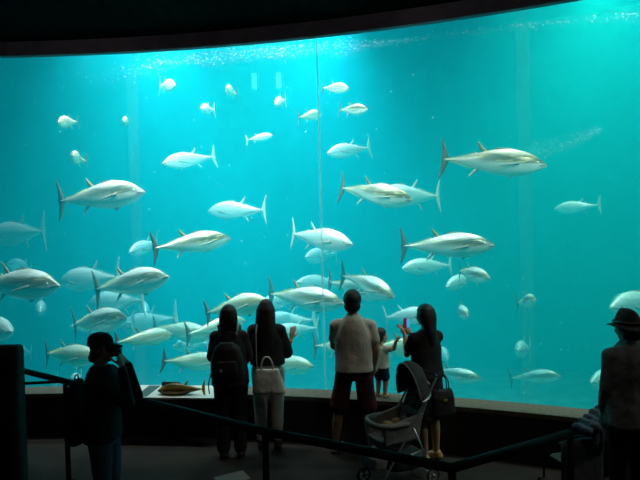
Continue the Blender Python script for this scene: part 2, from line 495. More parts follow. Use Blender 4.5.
B = .30
FISH = [
 # nose, tail, distance, length, dir, kind, bend, label
 ((547,165),(444,159), 8.3, 1.6, -1,'bronze', .12,'large tuna with golden glints and yellow finlets, highest of the big fish'),
 ((145,191),(61,201), 8.9, 1.45, -1,'silver', 0,'large silver tuna alone at upper left, pale scythe tail and amber back fin'),
 ((231,238),(154,248), 8.8, 1.35, 1,'bronze', -.2,'dark-backed tuna with a black tail, high above the heads of the two women'),
 ((169,276),(97,289), 8.9, 1.35, -1,'silver', 0,'silver tuna with a dark tail overlapping a hazy tuna, above the visitor in the cap'),
 ((60,285),(-22,284), 8.7, 1.45, -1,'silver', 0,'large silver tuna whose tail is cut off by the edge of the view'),
 ((413,200),(341,188), 8.9, 1.35, -1,'bronze', .1,'bronze tuna with a gold stripe along its flank crossing in front of a pale one'),
 ((372,196),(438,196), 10.2, 1.45, -1,'pale', 0,'pale tuna swimming the other way behind the gold-striped tuna'),
 ((495,245),(403,246), 8.4, 1.5, -1,'silver', .1,'large silver tuna with brown tail right of centre, above two small overlapping ones'),
 ((353,244),(290,234), 9.2, 1.35, -1,'pale', .2,'bright white tuna near the middle of the tank, crossing the thin glass joint'),
 ((394,297),(349,275), 8.9, 1.35, -1,'silver', -.35,'grey tuna turning towards the glass above the head of the man in the white shirt'),
 ((384,296),(330,282), 9.8, 1.35, -1,'silver', 0,'grey tuna partly hidden by the turning one above the white-shirted man'),
 ((344,303),(271,294), 8.9, 1.45, -1,'silver', 0,'pale grey tuna crossing the glass joint just left of the white-shirted man'),
 ((268,300),(210,312), 8.6, 1.15, -1,'cream', -.15,'cream tuna directly above and behind the heads of the two women'),
 ((246,320),(188,334), 9.6, 1.3, 1,'cream', 0,'cream tuna with its head hidden behind the woman with the backpack'),
 ((212,336),(155,328), 10.5, 1.3, -1,'cream', 0,'cream tuna between two others, left of the woman with the backpack'),
 ((173,334),(116,342), 8.7, 1.15, 1,'cream', -.1,'cream tuna just in front of the camera held by the visitor in the cap'),
 ((222,362),(164,361), 8.8, 1.2, 1,'cream', 0,'low cream tuna above the fish display board'),
 ((98,357),(45,354), 9.2, 1.1, -1,'cream', .1,'low cream tuna with its nose behind the head of the visitor in the cap'),
 ((127,317),(71,325), 9.4, 1.25, -1,'silver', .15,'slim silver tuna just above the cap of the visitor on the left'),
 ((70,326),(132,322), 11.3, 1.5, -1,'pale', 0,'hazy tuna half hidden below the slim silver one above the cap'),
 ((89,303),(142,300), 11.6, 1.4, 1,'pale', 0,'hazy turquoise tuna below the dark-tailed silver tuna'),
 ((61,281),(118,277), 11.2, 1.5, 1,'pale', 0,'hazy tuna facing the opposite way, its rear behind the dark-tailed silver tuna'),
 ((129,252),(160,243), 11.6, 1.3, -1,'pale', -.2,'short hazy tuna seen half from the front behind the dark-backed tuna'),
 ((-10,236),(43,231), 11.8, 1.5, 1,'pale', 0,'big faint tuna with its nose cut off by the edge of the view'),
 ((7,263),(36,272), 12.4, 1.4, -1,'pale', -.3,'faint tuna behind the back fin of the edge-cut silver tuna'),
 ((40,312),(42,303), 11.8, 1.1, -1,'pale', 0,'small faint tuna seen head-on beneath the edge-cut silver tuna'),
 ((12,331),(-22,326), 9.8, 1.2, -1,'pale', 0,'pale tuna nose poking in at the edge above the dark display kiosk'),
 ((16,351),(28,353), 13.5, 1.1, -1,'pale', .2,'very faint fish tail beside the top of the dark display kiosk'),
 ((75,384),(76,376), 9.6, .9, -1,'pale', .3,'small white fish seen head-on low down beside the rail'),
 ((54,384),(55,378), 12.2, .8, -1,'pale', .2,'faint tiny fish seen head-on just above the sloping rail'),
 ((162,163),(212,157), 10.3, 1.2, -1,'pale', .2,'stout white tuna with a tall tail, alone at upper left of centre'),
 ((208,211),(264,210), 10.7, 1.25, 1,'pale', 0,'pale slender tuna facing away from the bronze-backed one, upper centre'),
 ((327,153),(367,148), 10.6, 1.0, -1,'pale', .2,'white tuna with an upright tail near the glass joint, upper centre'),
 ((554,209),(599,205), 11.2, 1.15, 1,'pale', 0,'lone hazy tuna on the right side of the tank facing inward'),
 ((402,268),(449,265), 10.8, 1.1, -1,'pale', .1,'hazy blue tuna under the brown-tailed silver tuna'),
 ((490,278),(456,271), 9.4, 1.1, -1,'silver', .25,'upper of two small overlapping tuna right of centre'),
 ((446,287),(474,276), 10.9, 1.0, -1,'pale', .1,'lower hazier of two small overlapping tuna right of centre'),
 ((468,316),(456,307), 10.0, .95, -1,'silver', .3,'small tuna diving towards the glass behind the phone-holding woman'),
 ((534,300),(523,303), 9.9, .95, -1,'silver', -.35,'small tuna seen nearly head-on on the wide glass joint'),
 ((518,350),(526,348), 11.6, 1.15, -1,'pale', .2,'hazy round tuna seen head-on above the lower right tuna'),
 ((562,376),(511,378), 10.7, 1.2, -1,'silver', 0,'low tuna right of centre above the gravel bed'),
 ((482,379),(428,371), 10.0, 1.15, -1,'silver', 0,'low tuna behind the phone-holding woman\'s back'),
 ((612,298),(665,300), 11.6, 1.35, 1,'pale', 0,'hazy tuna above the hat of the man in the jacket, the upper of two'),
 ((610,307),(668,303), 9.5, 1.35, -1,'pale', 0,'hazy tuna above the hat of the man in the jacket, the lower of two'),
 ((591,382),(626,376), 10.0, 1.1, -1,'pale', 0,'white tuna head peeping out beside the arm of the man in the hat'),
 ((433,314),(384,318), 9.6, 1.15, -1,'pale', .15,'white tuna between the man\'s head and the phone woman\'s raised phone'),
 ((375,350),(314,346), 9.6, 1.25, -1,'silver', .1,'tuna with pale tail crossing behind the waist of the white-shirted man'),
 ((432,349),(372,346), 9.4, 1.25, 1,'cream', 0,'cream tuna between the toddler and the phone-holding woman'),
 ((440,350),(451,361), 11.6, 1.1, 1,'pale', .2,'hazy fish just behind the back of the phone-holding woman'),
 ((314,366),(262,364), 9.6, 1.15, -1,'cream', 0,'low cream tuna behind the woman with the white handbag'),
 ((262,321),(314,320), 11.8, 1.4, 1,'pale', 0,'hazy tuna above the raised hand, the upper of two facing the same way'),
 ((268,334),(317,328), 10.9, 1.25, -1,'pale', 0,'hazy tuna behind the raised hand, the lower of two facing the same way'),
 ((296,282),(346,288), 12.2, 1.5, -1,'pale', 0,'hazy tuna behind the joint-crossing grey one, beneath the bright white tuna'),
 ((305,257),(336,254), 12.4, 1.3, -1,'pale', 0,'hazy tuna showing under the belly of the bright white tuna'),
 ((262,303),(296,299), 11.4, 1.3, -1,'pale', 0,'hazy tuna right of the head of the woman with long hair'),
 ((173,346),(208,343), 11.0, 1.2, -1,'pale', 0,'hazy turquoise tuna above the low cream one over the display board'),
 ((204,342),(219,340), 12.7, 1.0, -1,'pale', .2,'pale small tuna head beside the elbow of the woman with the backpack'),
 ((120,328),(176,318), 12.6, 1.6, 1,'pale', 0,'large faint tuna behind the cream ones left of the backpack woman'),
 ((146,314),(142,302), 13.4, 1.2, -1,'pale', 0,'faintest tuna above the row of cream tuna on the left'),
 # little silvery fish near the surface
 ((349,88),(323,88), 9.2, .62, -1,'cream', 0,'topmost small fish just right of the glass joint line'),
 ((368,109),(340,110), 9.2, .68, -1,'bronze', 0,'small golden fish with a brown tail, lower right of its two neighbours'),
 ((321,114),(301,117), 9.6, .66, 1,'cream', .2,'small fish touching the left side of the glass joint line'),
 ((276,104),(283,100), 9.4, .66, -1,'pale', .2,'small fish seen head-on below the two far lit panels'),
 ((273,135),(247,140), 10.0, .48, -1,'pale', 0,'slim pale fish alone beneath the head-on one, pointing up'),
 ((227,88),(233,94), 9.4, .66, -1,'cream', .35,'small fish curled downwards left of the far lit panels'),
 ((201,108),(212,110), 9.4, .66, -1,'pale', .2,'small fish with spread fins between two others at upper left'),
 ((175,85),(160,86), 9.2, .64, -1,'pale', 0,'topmost small fish at upper left near the bright shaft'),
 ((58,122),(75,122), 9.2, .76, -1,'cream', .2,'small spiny-looking fish furthest towards the dark upper corner'),
 ((124,121),(127,122), 9.8, .60, -1,'cream', 0,'tiniest fish seen end-on in the upper left bright shaft'),
 ((73,155),(79,161), 9.2, .76, -1,'cream', .5,'small curled white fish above the large upper left tuna'),
]
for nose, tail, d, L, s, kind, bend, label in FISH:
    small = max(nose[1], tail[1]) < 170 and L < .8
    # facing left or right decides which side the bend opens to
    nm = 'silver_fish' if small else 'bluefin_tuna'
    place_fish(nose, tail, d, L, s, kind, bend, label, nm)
# ------------------------------------------------------------------ shape kit for people and clothes
V = Vector
def ell(bm, c, r, rot=None, seg=16):
    g = bmesh.ops.create_uvsphere(bm, u_segments=seg, v_segments=max(8, seg // 2 + 2), radius=1)
    rm = rot.to_3x3() if rot is not None else None
    for v in g['verts']:
        p = V((v.co.x * r[0], v.co.y * r[1], v.co.z * r[2]))
        if rm is not None: p = rm @ p
        v.co = p + V(c)
def cone(bm, p0, r0, p1, r1, flat=1.0, side=None, seg=14):
    """tapered limb with rounded ends; flat<1 squashes it across `side`."""
    p0, p1 = V(p0), V(p1); ax = (p1 - p0); L = ax.length
    if L < 1e-6: ell(bm, p0, (r0,) * 3); return
    ax.normalize()
    s = V(side) if side is not None else V((1, 0, 0))
    if abs(s.dot(ax)) > .95: s = V((0, 1, 0))
    s = (s - ax * s.dot(ax)).normalized(); t = ax.cross(s)
    rows = []
    for i in range(4): a = -PI / 2 + PI / 2 * (i + .3) / 4; rows.append((r0 * math.sin(a), r0 * math.cos(a)))
    rows.append((0, r0)); rows.append((L * .5, (r0 + r1) / 2)); rows.append((L, r1))
    for i in range(4): a = PI / 2 * (i + .7) / 4; rows.append((L + r1 * math.sin(a), r1 * math.cos(a)))
    vs = []
    for d, r in rows:
        vs.append([bm.verts.new(p0 + ax * d + (s * math.cos(q) + t * math.sin(q) * flat) * r) for q in [2 * PI * j / seg for j in range(seg)]])
    for a, b in zip(vs, vs[1:]):
        for j in range(seg): bm.faces.new((a[j], a[(j + 1) % seg], b[(j + 1) % seg], b[j]))
    bm.faces.new(vs[0][::-1]); bm.faces.new(vs[-1])
def chain(bm, pts, rs, flat=1.0, side=None):
    for i in range(len(pts) - 1): cone(bm, pts[i], rs[i], pts[i + 1], rs[i + 1], flat, side)
def loft(bm, rows, seg=24, pw=2.4):
    """rows: (x, y, z, half width, half depth), bottom to top"""
    vs = []
    for x, y, z, a, b in rows:
        r = []
        for j in range(seg):
            q = 2 * PI * j / seg; c, s = math.cos(q), math.sin(q)
            r.append(bm.verts.new((x + a * math.copysign(abs(c) ** (2 / pw), c), y + b * math.copysign(abs(s) ** (2 / pw), s), z)))
        vs.append(r)
    for a, b in zip(vs, vs[1:]):
        for j in range(seg): bm.faces.new((a[j], a[(j + 1) % seg], b[(j + 1) % seg], b[j]))
    bm.faces.new(vs[0][::-1]); bm.faces.new(vs[-1])
def bake(name, bm, voxel, m, parent=None, smooth=3, wrinkle=0.0, wscale=9.0):
    """union every overlapping piece into ONE continuous surface"""
    bmesh.ops.recalc_face_normals(bm, faces=bm.faces)
    me = bpy.data.meshes.new('tmp'); bm.to_mesh(me); bm.free()
    o = bpy.data.objects.new('tmp', me); COL.objects.link(o)
    r = o.modifiers.new('r', 'REMESH'); r.mode = 'VOXEL'; r.voxel_size = voxel
    if smooth:
        s = o.modifiers.new('s', 'SMOOTH'); s.factor = 0.5; s.iterations = smooth
    dg = bpy.context.evaluated_depsgraph_get()
    out = bpy.data.meshes.new_from_object(o.evaluated_get(dg))
    bpy.data.objects.remove(o); bpy.data.meshes.remove(me)
    if wrinkle:
        from mathutils import noise as _n
        for v in out.vertices:
            d = _n.noise(V((v.co.x * wscale, v.co.y * wscale, v.co.z * wscale * .6))) + .5 * _n.noise(v.co * wscale * 2.3)
            v.co += v.normal * d * wrinkle
    out.materials.clear()
    return link(name, out, m, parent)
def B_(): return bmesh.new()
def mk(name, fn, m, parent, voxel=.010, smooth=3, wrinkle=0.0, wscale=9.0):
    bm = B_(); fn(bm); return bake(name, bm, voxel, m, parent, smooth, wrinkle, wscale)

MT['skin'] = mat('skin', (0.50, 0.30, 0.19), 0.55, noise=0.05, nscale=15)
MT['hair'] = mat('black_hair', (0.010, 0.008, 0.007), 0.5, bump=0.25, bscale=120)
MT['cloth_black'] = mat('black_cloth', (0.010, 0.010, 0.011), 0.9, bump=0.2, bscale=80)
MT['cloth_dark'] = mat('charcoal_cloth', (0.020, 0.020, 0.021), 0.9, bump=0.2, bscale=80)
MT['jacket'] = mat('grey_jacket_cloth', (0.15, 0.155, 0.15), 0.92, noise=0.25, nscale=14, bump=0.3, bscale=60)
MT['tee'] = mat('white_cotton', (0.62, 0.60, 0.52), 0.9, bump=0.2, bscale=50)
MT['maroon'] = mat('maroon_cloth', (0.085, 0.012, 0.028), 0.9, bump=0.2, bscale=50)
MT['white_pants'] = mat('white_trouser_cloth', (0.62, 0.60, 0.55), 0.9, bump=0.2, bscale=60)
MT['blue_pants'] = mat('grey_blue_trouser_cloth', (0.07, 0.075, 0.11), 0.9)
MT['navy'] = mat('navy_cloth', (0.014, 0.016, 0.05), 0.9)
MT['shoe_dark'] = mat('dark_shoe', (0.02, 0.018, 0.018), 0.6)
MT['shoe_white'] = mat('white_shoe', (0.75, 0.72, 0.66), 0.6)
MT['sandal'] = mat('tan_sandal', (0.55, 0.38, 0.18), 0.6)
MT['bag_white'] = mat('white_bag_leather', (0.72, 0.72, 0.66), 0.45, noise=.08, nscale=6, bump=.15, bscale=30)
MT['bag_black'] = mat('black_bag_cloth', (0.014, 0.012, 0.012), 0.55, bump=.2, bscale=40)
MT['bag_purple'] = mat('dark_plum_bag_cloth', (0.018, 0.009, 0.014), 0.8, bump=.2, bscale=40)
MT['strap'] = mat('grey_strap', (0.35, 0.34, 0.32), 0.6)
MT['felt'] = mat('dark_felt', (0.022, 0.019, 0.019), 0.95, bump=.2, bscale=90)
MT['felt_band'] = mat('hat_band', (0.008, 0.008, 0.008), 0.5)
MT['stroller_grey'] = mat('grey_padded_cloth', (0.20, 0.20, 0.195), 0.9, noise=.2, nscale=10, bump=.3, bscale=70)
MT['stroller_dark'] = mat('dark_padded_cloth', (0.05, 0.05, 0.052), 0.9, noise=.2, nscale=10, bump=.3, bscale=70)
MT['tube'] = mat('silver_tube', (0.55, 0.55, 0.54), 0.35, metal=.8)
MT['rubber'] = mat('rubber', (0.03, 0.03, 0.032), 0.8)
MT['hub'] = mat('grey_hub', (0.35, 0.35, 0.34), 0.5)
MT['pink'] = mat('pink_case', (0.75, 0.04, 0.16), 0.5)
MT['blackplastic'] = mat('black_plastic', (0.012, 0.012, 0.012), 0.4)
MT['gold'] = mat('gold_band', (0.8, 0.55, 0.12), 0.35, metal=.7)
MT['tan'] = mat('tan_cloth', (0.42, 0.28, 0.14), 0.9, noise=.3, nscale=15)
MT['eyeball'] = mat('eyeball', (0.75, 0.74, 0.72), 0.25)

def hand(bm, w, d, nrm, thumb, s=1.0, curl=0.5, spread=0.10):
    """w wrist, d pointing direction, nrm the side the fingers curl to, thumb = +1/-1 side"""
    w = V(w); d = V(d).normalized(); n = V(nrm); n = (n - d * n.dot(d)).normalized(); sd = d.cross(n) * thumb
    rot = Matrix((sd, d, n)).transposed()
    cone(bm, w - d * .01 * s, .024 * s, w + d * .03 * s, .028 * s, .7, sd)
    ell(bm, w + d * .055 * s, (.040 * s, .048 * s, .016 * s), rot)
    ell(bm, w + d * .035 * s + sd * .018 * s + n * .006 * s, (.020 * s, .032 * s, .017 * s), rot)
    for i, (off, ln) in enumerate(((.031, .068), (.0105, .078), (-.0105, .072), (-.031, .056))):
        b = w + d * (.092 - .004 * abs(i - 1.2)) * s + sd * off * s
        dd = (d + sd * (off / .031) * spread).normalized()
        p = b - dd * .02 * s
        for k, (fr, r0, r1) in enumerate(((.45, .0088, .0082), (.32, .0082, .0076), (.25, .0076, .0066))):
            a = curl * (k + .5) * .55
            q = (dd * math.cos(a) + n * math.sin(a)).normalized()
            e = p + q * (ln * fr + (.02 if k == 0 else 0)) * s
            cone(bm, p, r0 * s, e, r1 * s, seg=10); p = e
    p = w + d * .025 * s + sd * .028 * s + n * .006 * s
    for k, (ln, r0, r1) in enumerate(((.036, .0125, .0105), (.032, .0105, .0095), (.024, .0095, .008))):
        q = (d * (.62 + .15 * k) + sd * (.75 - .22 * k) + n * (.25 + curl * .25)).normalized()
        e = p + q * ln * s; cone(bm, p, r0 * s, e, r1 * s, seg=10); p = e

def head(bm, c, yaw=0.0, pitch=0.0, s=1.0, baby=False):
    """a head with brow, nose, lips, chin, jaw and ears, looking to +Y turned by yaw (left +) and pitch (up +)"""
    rot = Matrix.Rotation(yaw, 3, 'Z') @ Matrix.Rotation(pitch, 3, 'X')
    c = V(c)
    def P(x, y, z): return c + rot @ (V((x, y, z)) * s)
    def E(x, y, z, a, b, d): ell(bm, P(x, y, z), (a * s, b * s, d * s), rot)
    E(0, -.008, .022, .076, .094, .092)
    E(0, .018, -.035, .060, .072, .070)
    E(0, .052, -.088, .030, .028, .022)
    E(0, .070, .012, .052, .020, .022)
    for q in (1, -1):
        E(q * .036, .062, -.028, .022, .022, .022)
        E(q * .078, -.004, -.008, .008, .017, .030)
    cone(bm, P(0, .088, .004), .008 * s, P(0, .106, -.030), .012 * s)
    for q in (1, -1): E(q * .010, .096, -.034, .008, .010, .007)
    E(0, .088, -.056, .022, .010, .006); E(0, .086, -.066, .018, .010, .006)
    return P, rot
def eyes(parent, P, rot, s=1.0):
    for q in (1, -1):
        bm = B_(); ell(bm, P(q * .031, .083, -.004), (.012 * s, .009 * s, .008 * s), rot, 12)
        e = link('eye', bm_mesh(bm), MT['eyeball'], parent)
        bm = B_(); ell(bm, P(q * .031, .090, -.004), (.005 * s, .003 * s, .005 * s), rot, 10)
        link('pupil', bm_mesh(bm), MT['eye'], e)

HS = dict(sh=(.168, 0, 1.362), el=(.225, -.03, 1.13), wr=(.225, .06, .90), hd=(0, .25, -1), hn=(-1, 0, 0),
          hip=(.088, 0, .92), kn=(.095, .02, .49), an=(.095, -.01, .085))
def person(name, label, loc, rotz, Hh, arms=None, legs=None, woman=False, yaw=0, pitch=0, headc=(0, .012, 1.595), curl=.5, group=None, lean=0.0, skin='skin'):
    k = Hh / 1.72
    root = thing(name, label, 'person', loc, rotz, group); root.scale = (k, k, k)
    A = {}
    for q, side in ((1, 'r'), (-1, 'l')):
        d = dict(HS)
        for src in (arms or {}, legs or {}):
            d.update(src.get(side, {}))
        mir = lambda p, f: V(p) if f else V((p[0] * q, p[1], p[2]))
        A[side] = {kk: (V((vv[0] * q, vv[1], vv[2]))) for kk, vv in d.items() if kk not in ('curl', 'thumb')}
        A[side]['curl'] = d.get('curl', curl)
        A[side]['thumb'] = d.get('thumb', None)
    sw = .92 if woman else 1.0
    for s in ('r', 'l'): A[s]['sh'].x *= sw
    A['woman'] = woman
    def body(bm):
        wb = .155 if not woman else .128
        loft(bm, [(0, -.005, .84, .13, .09), (0, -.01, .92, .165 if not woman else .168, .112), (0, -.005, 1.00, .152, .102), (0, .0, 1.10, wb * .93, .088),
                  (0, .005, 1.22, wb * 1.02, .100), (0, .003, 1.32, wb * .98, .100), (0, -.004, 1.37, wb * .80, .084), (0, -.008, 1.42, wb * .50, .062), (0, -.012, 1.45, .058, .050)])
        hc = V(headc)
        cone(bm, (0, -.015, 1.42), .062 * (sw if woman else 1), (hc.x, hc.y - .012, hc.z - .06), .052 * (sw if woman else 1))
        A['P'], A['R'] = head(bm, headc, yaw, pitch)
        for s in ('r', 'l'):
            a = A[s]; q = 1 if s == 'r' else -1
            cone(bm, (q * .06, -.01, 1.385), .042, a['sh'], .043 * sw)
            chain(bm, [a['sh'], a['sh'].lerp(a['el'], .45), a['el'], a['el'].lerp(a['wr'], .3), a['wr']], [.046 * sw, .044 * sw, .036 * sw, .037 * sw, .023 * sw])
            hand(bm, a['wr'], a['hd'], a['hn'], q * (1 if a['thumb'] is None else a['thumb']), sw, a['curl'])
            chain(bm, [a['hip'], a['hip'].lerp(a['kn'], .5), a['kn'], a['kn'].lerp(a['an'], .35) + V((0, -.012, 0)), a['an']], [.088, .074, .054, .053, .034])
            f = a.get('ft', V((0, 1, 0))); f = V((f.x, f.y, 0)).normalized()
            cone(bm, a['an'] - f * .02 + V((0, 0, -.045)), .034, a['an'] + f * .13 + V((0, 0, -.058)), .024, .8)
            cone(bm, a['an'], .034, a['an'] + f * .07 + V((0, 0, -.04)), .030)
    o = mk('body', body, MT[skin], root, .0065, 2)
    eyes(root, A['P'], A['R'])
    A['root'] = root
    return A
def shoes(A, m, sole='rubber'):
    for s in ('r', 'l'):
        a = A[s]; f = a.get('ft', V((0, 1, 0))); f = V((f.x, f.y, 0)).normalized(); an = a['an']; g = an.z - .085
        def fn(bm):
            cone(bm, (an.x - f.x * .03, an.y - f.y * .03, g + .045), .043, (an.x + f.x * .12, an.y + f.y * .12, g + .036), .037)
            cone(bm, (an.x - f.x * .015, an.y - f.y * .015, g + .075), .042, (an.x + f.x * .06, an.y + f.y * .06, g + .055), .036)
        o = mk('shoe', fn, MT[m], A['root'], .008, 2)
        for v in o.data.vertices: v.co.z = max(v.co.z, g + .003)
def trousers(A, m, ankle=.12, r=1.18, flare=1.0, low=None, high=1.04):
    w = A['woman']
    def fn(bm):
        loft(bm, [(0, -.008, .80, .15, .11), (0, -.012, .91, .178, .126), (0, -.008, high - .04, .166, .114), (0, -.004, high, .158, .106)])
        for s in ('r', 'l'):
            a = A[s]; e = a['an'].copy(); kn = a['kn']
            if low is None:
                e = kn.lerp(a['an'], 1 - (ankle - .085) / (kn.z - .085) if kn.z > .1 else 1)
                chain(bm, [a['hip'] + V((0, 0, -.02)), a['hip'].lerp(kn, .5), kn, kn.lerp(e, .5), e], [.098 * r / 1.18, .084 * r / 1.12, .068 * r / 1.1, .062 * r / 1.1, .050 * flare])
            else:
                e = a['hip'].lerp(kn, low)
                chain(bm, [a['hip'] + V((0, 0, -.02)), a['hip'].lerp(e, .5), e], [.100, .096, .090 * flare])
    return mk('trousers', fn, MT[m], A['root'], .010, 3, .006, 8)
def top(A, m, name='shirt', hem=.86, sleeve=1.0, puff=1.0, hemw=1.0, tt=.018, neck=1.46, wr=.006):
    """sleeve: 0..1 to the elbow, 1..2 to the wrist"""
    w = .155 if not A['woman'] else .128
    def fn(bm):
        loft(bm, [(0, -.008, hem, (.172 + tt) * hemw, (.118 + tt) * hemw), (0, -.008, max(hem + .05, .98), (.165 + tt) * (1 + (hemw - 1) * .6), .108 + tt), (0, 0, 1.12, (w + tt) * puff, .095 + tt * 1.2),
                  (0, .003, 1.24, (w * 1.04 + tt) * puff, .104 + tt), (0, .003, 1.32, w * 1.0 + tt, .104 + tt), (0, -.004, 1.375, w * .82 + tt, .090 + tt), (0, -.008, 1.425, w * .52 + tt, .072 + tt), (0, -.012, neck, .074, .060)])
        for s in ('r', 'l'):
            a = A[s]; q = 1 if s == 'r' else -1
            cone(bm, (q * .06, -.01, 1.385), .056, a['sh'] + V((0, 0, -.004)), .060 * (puff if puff > 1 else 1))
            if sleeve <= 1:
                e = a['sh'].lerp(a['el'], sleeve); cone(bm, a['sh'], .061, e, .058 * puff)
            else:
                e = a['el'].lerp(a['wr'], sleeve - 1); chain(bm, [a['sh'], a['el'], e], [.060, .054 * puff, .042 * puff])
    return mk(name, fn, MT[m], A['root'], .010, 9, wr, 7)
def skirt(A, m, z0, z1, w0, w1, d0=None):
    def fn(bm):
        loft(bm, [(0, 0, z1, w1, (d0 or w1 * .7)), (0, 0, (z0 + z1) / 2, (w0 + w1) / 2, (w0 + w1) / 2 * .72), (0, -.01, z0, .172, .125), (0, -.005, z0 + .08, .150, .108)])
    return mk('skirt', fn, MT[m], A['root'], .010, 3, .008, 9)
def hair_cap(bm, A, c, s=1.0, back=0.0):
    R_ = A['R']; c = V(c)
    ell(bm, c + R_ @ V((0, -.014, .030)) * s, (.086 * s, .100 * s, .097 * s), R_)
    ell(bm, c + R_ @ V((0, -.045, -.030)) * s, (.078 * s, .062 * s, .070 * s), R_)
def trim_face(o, A, c, s=1.0, ycut=.060, zcut=.045):
    """push hair that would cover the face back to the hairline"""
    Ri = A['R'].transposed(); c = V(c)
    for v in o.data.vertices:
        p = Ri @ (v.co - c) / s
        if p.z < zcut and p.y > .018:
            p.y = .018 + (p.y - .018) * .25; v.co = c + A['R'] @ (p * s)

def tube(bm, pts, r, seg=10, closed=False):
    pts = [V(p) for p in pts]; n = len(pts); rings = []
    for i, p in enumerate(pts):
        a = pts[i - 1] if (i > 0 or closed) else p; b = pts[(i + 1) % n] if (i < n - 1 or closed) else p
        t = (b - a).normalized(); u = V((0, 0, 1)) if abs(t.z) < .9 else V((0, 1, 0))
        s = t.cross(u).normalized(); w = s.cross(t)
        rings.append([bm.verts.new(p + (s * math.cos(q) + w * math.sin(q)) * r) for q in [2 * PI * j / seg for j in range(seg)]])
    for i in range(n if closed else n - 1):
        a, b = rings[i], rings[(i + 1) % n]
        for j in range(seg): bm.faces.new((a[j], a[(j + 1) % seg], b[(j + 1) % seg], b[j]))
    if not closed: bm.faces.new(rings[0][::-1]); bm.faces.new(rings[-1])
def tube_obj(name, pts, r, m, parent, closed=False, seg=10):
    bm = B_(); tube(bm, pts, r, seg, closed); return link(name, bm_mesh(bm), m, parent)
def curve_pts(ctrl, n=8):
    """Catmull-Rom through the control points"""
    c = [V(p) for p in ctrl]; out = []
    for i in range(len(c) - 1):
        p0 = c[max(0, i - 1)]; p1, p2 = c[i], c[i + 1]; p3 = c[min(len(c) - 1, i + 2)]
        for j in range(n):
            t = j / n
            out.append(.5 * ((2 * p1) + (p2 - p0) * t + (2 * p0 - 5 * p1 + 4 * p2 - p3) * t * t + (3 * p1 - p0 - 3 * p2 + p3) * t ** 3))
    out.append(c[-1]); return out
def boxo(name, b, m, parent=None, bev=.008, seg=3, loc=None, rot=None):
    o = link(name, box_mesh(*b, bev, seg), m, parent, loc); 
    if rot: o.rotation_euler = rot
    return o
def local(A, wx, wy, wz):
    """world point -> a person's own coordinates"""
    r = A['root']; k = r.scale[0]; p = V((wx, wy, wz)) - r.location
    return (Matrix.Rotation(-r.rotation_euler[2], 3, 'Z') @ p) / k
def world(A, p):
    r = A['root']; return r.location + Matrix.Rotation(r.rotation_euler[2], 3, 'Z') @ (V(p) * r.scale[0])

# ------------------------------------------------------------------ 1 visitor in the cap, taking a picture
p = at(103, 400, 4.35)
A = person('person', 'person in dark cap and shirt raising a camera to the face', (p.x, 4.35, 0), -PI / 2 - .05, 1.615,
           arms={'r': dict(el=(.10, .265, 1.15), wr=(.060, .195, 1.455), hd=(-.55, -.25, .75), hn=(-.5, -.8, 0), curl=1.0),
                 'l': dict(el=(.12, .250, 1.16), wr=(.060, .195, 1.460), hd=(-.55, -.25, .75), hn=(-.5, -.8, 0), curl=1.0)}, pitch=-.05)
shoes(A, 'shoe_dark'); trousers(A, 'blue_pants', ankle=.10, flare=1.15); top(A, 'cloth_black', 'shirt', hem=.84, sleeve=1.92, puff=.92, tt=.026)
HC = (0, .012, 1.595)
o = mk('hair', lambda bm: (hair_cap(bm, A, HC, .98), ell(bm, (0, -.070, 1.525), (.058, .040, .048))), MT['hair'], A['root'], .008, 2); trim_face(o, A, HC, 1.0)
def capf(bm):
    c = V(HC)
    loft(bm, [(0, -.008, 1.625, .090, .110), (0, -.006, 1.66, .088, .108), (0, -.010, 1.695, .082, .098), (0, -.012, 1.722, .058, .070), (0, -.012, 1.735, .022, .028)], pw=2.0)
cap = mk('cap', capf, MT['cloth_black'], A['root'], .007, 3)
bm = B_()
vs = []
for lvl in (0, 1):
    for i in range(13):
        t = -1 + 2 * i / 12; x = .074 * t; yo = .070; yf = .085 + .095 * math.sqrt(max(0, 1 - t * t)) ; zz = 1.638 - .030 * 0 - .012 * lvl - .012 * t * t
        vs.append((x, yo + .015 * (1 - t * t), zz)); vs.append((x, yf, zz - .020))
brv = [bm.verts.new(q) for q in vs]
for i in range(12):
    a = i * 2; bm.faces.new((brv[a], brv[a + 2], brv[a + 3], brv[a + 1])); b = 26 + a; bm.faces.new((brv[b], brv[b + 1], brv[b + 3], brv[b + 2]))
    bm.faces.new((brv[a + 1], brv[a + 3], brv[b + 3], brv[b + 1])); bm.faces.new((brv[a], brv[b], brv[b + 2], brv[a + 2]))
bm.faces.new((brv[0], brv[1], brv[27], brv[26])); bm.faces.new((brv[24], brv[50], brv[51], brv[25]))
link('brim', bm_mesh(bm), MT['cloth_black'], cap)
w_ = world(A, (0, .142, 1.572))
cm = thing('compact_camera', 'small black camera held up to the face of the person in the cap', 'camera', w_, -PI / 2 - .05)
boxo('camera_body', (-.052, .052, -.014, .014, -.032, .032), MT['blackplastic'], cm, .006)
bm = B_(); tube(bm, [(0, .0145, 0), (0, .024, 0)], .020, 20); link('lens', bm_mesh(bm), MT['blackplastic'], cm)
# plum rucksack on this visitor's back
bp = thing('rucksack', 'dark plum rucksack on the back of the person in the cap', 'bag', world(A, (0, -.222, .80)), -PI / 2 - .05)
mk('pouch', lambda bm: loft(bm, [(0, 0, 0, .10, .045), (0, 0, .06, .13, .06), (0, 0, .28, .13, .06), (0, 0, .43, .11, .05), (0, 0, .50, .06, .03)], pw=3), MT['bag_purple'], bp, .010, 3, .004)
mk('front_pocket', lambda bm: loft(bm, [(0, -.06, .03, .09, .015), (0, -.065, .12, .10, .02), (0, -.06, .22, .09, .015)], pw=3), MT['bag_purple'], bp, .008, 3)
tube_obj('top_loop', curve_pts([(-.03, 0, .50), (-.02, 0, .535), (.02, 0, .535), (.03, 0, .50)]), .006, MT['bag_purple'], bp)
PERSON1 = A

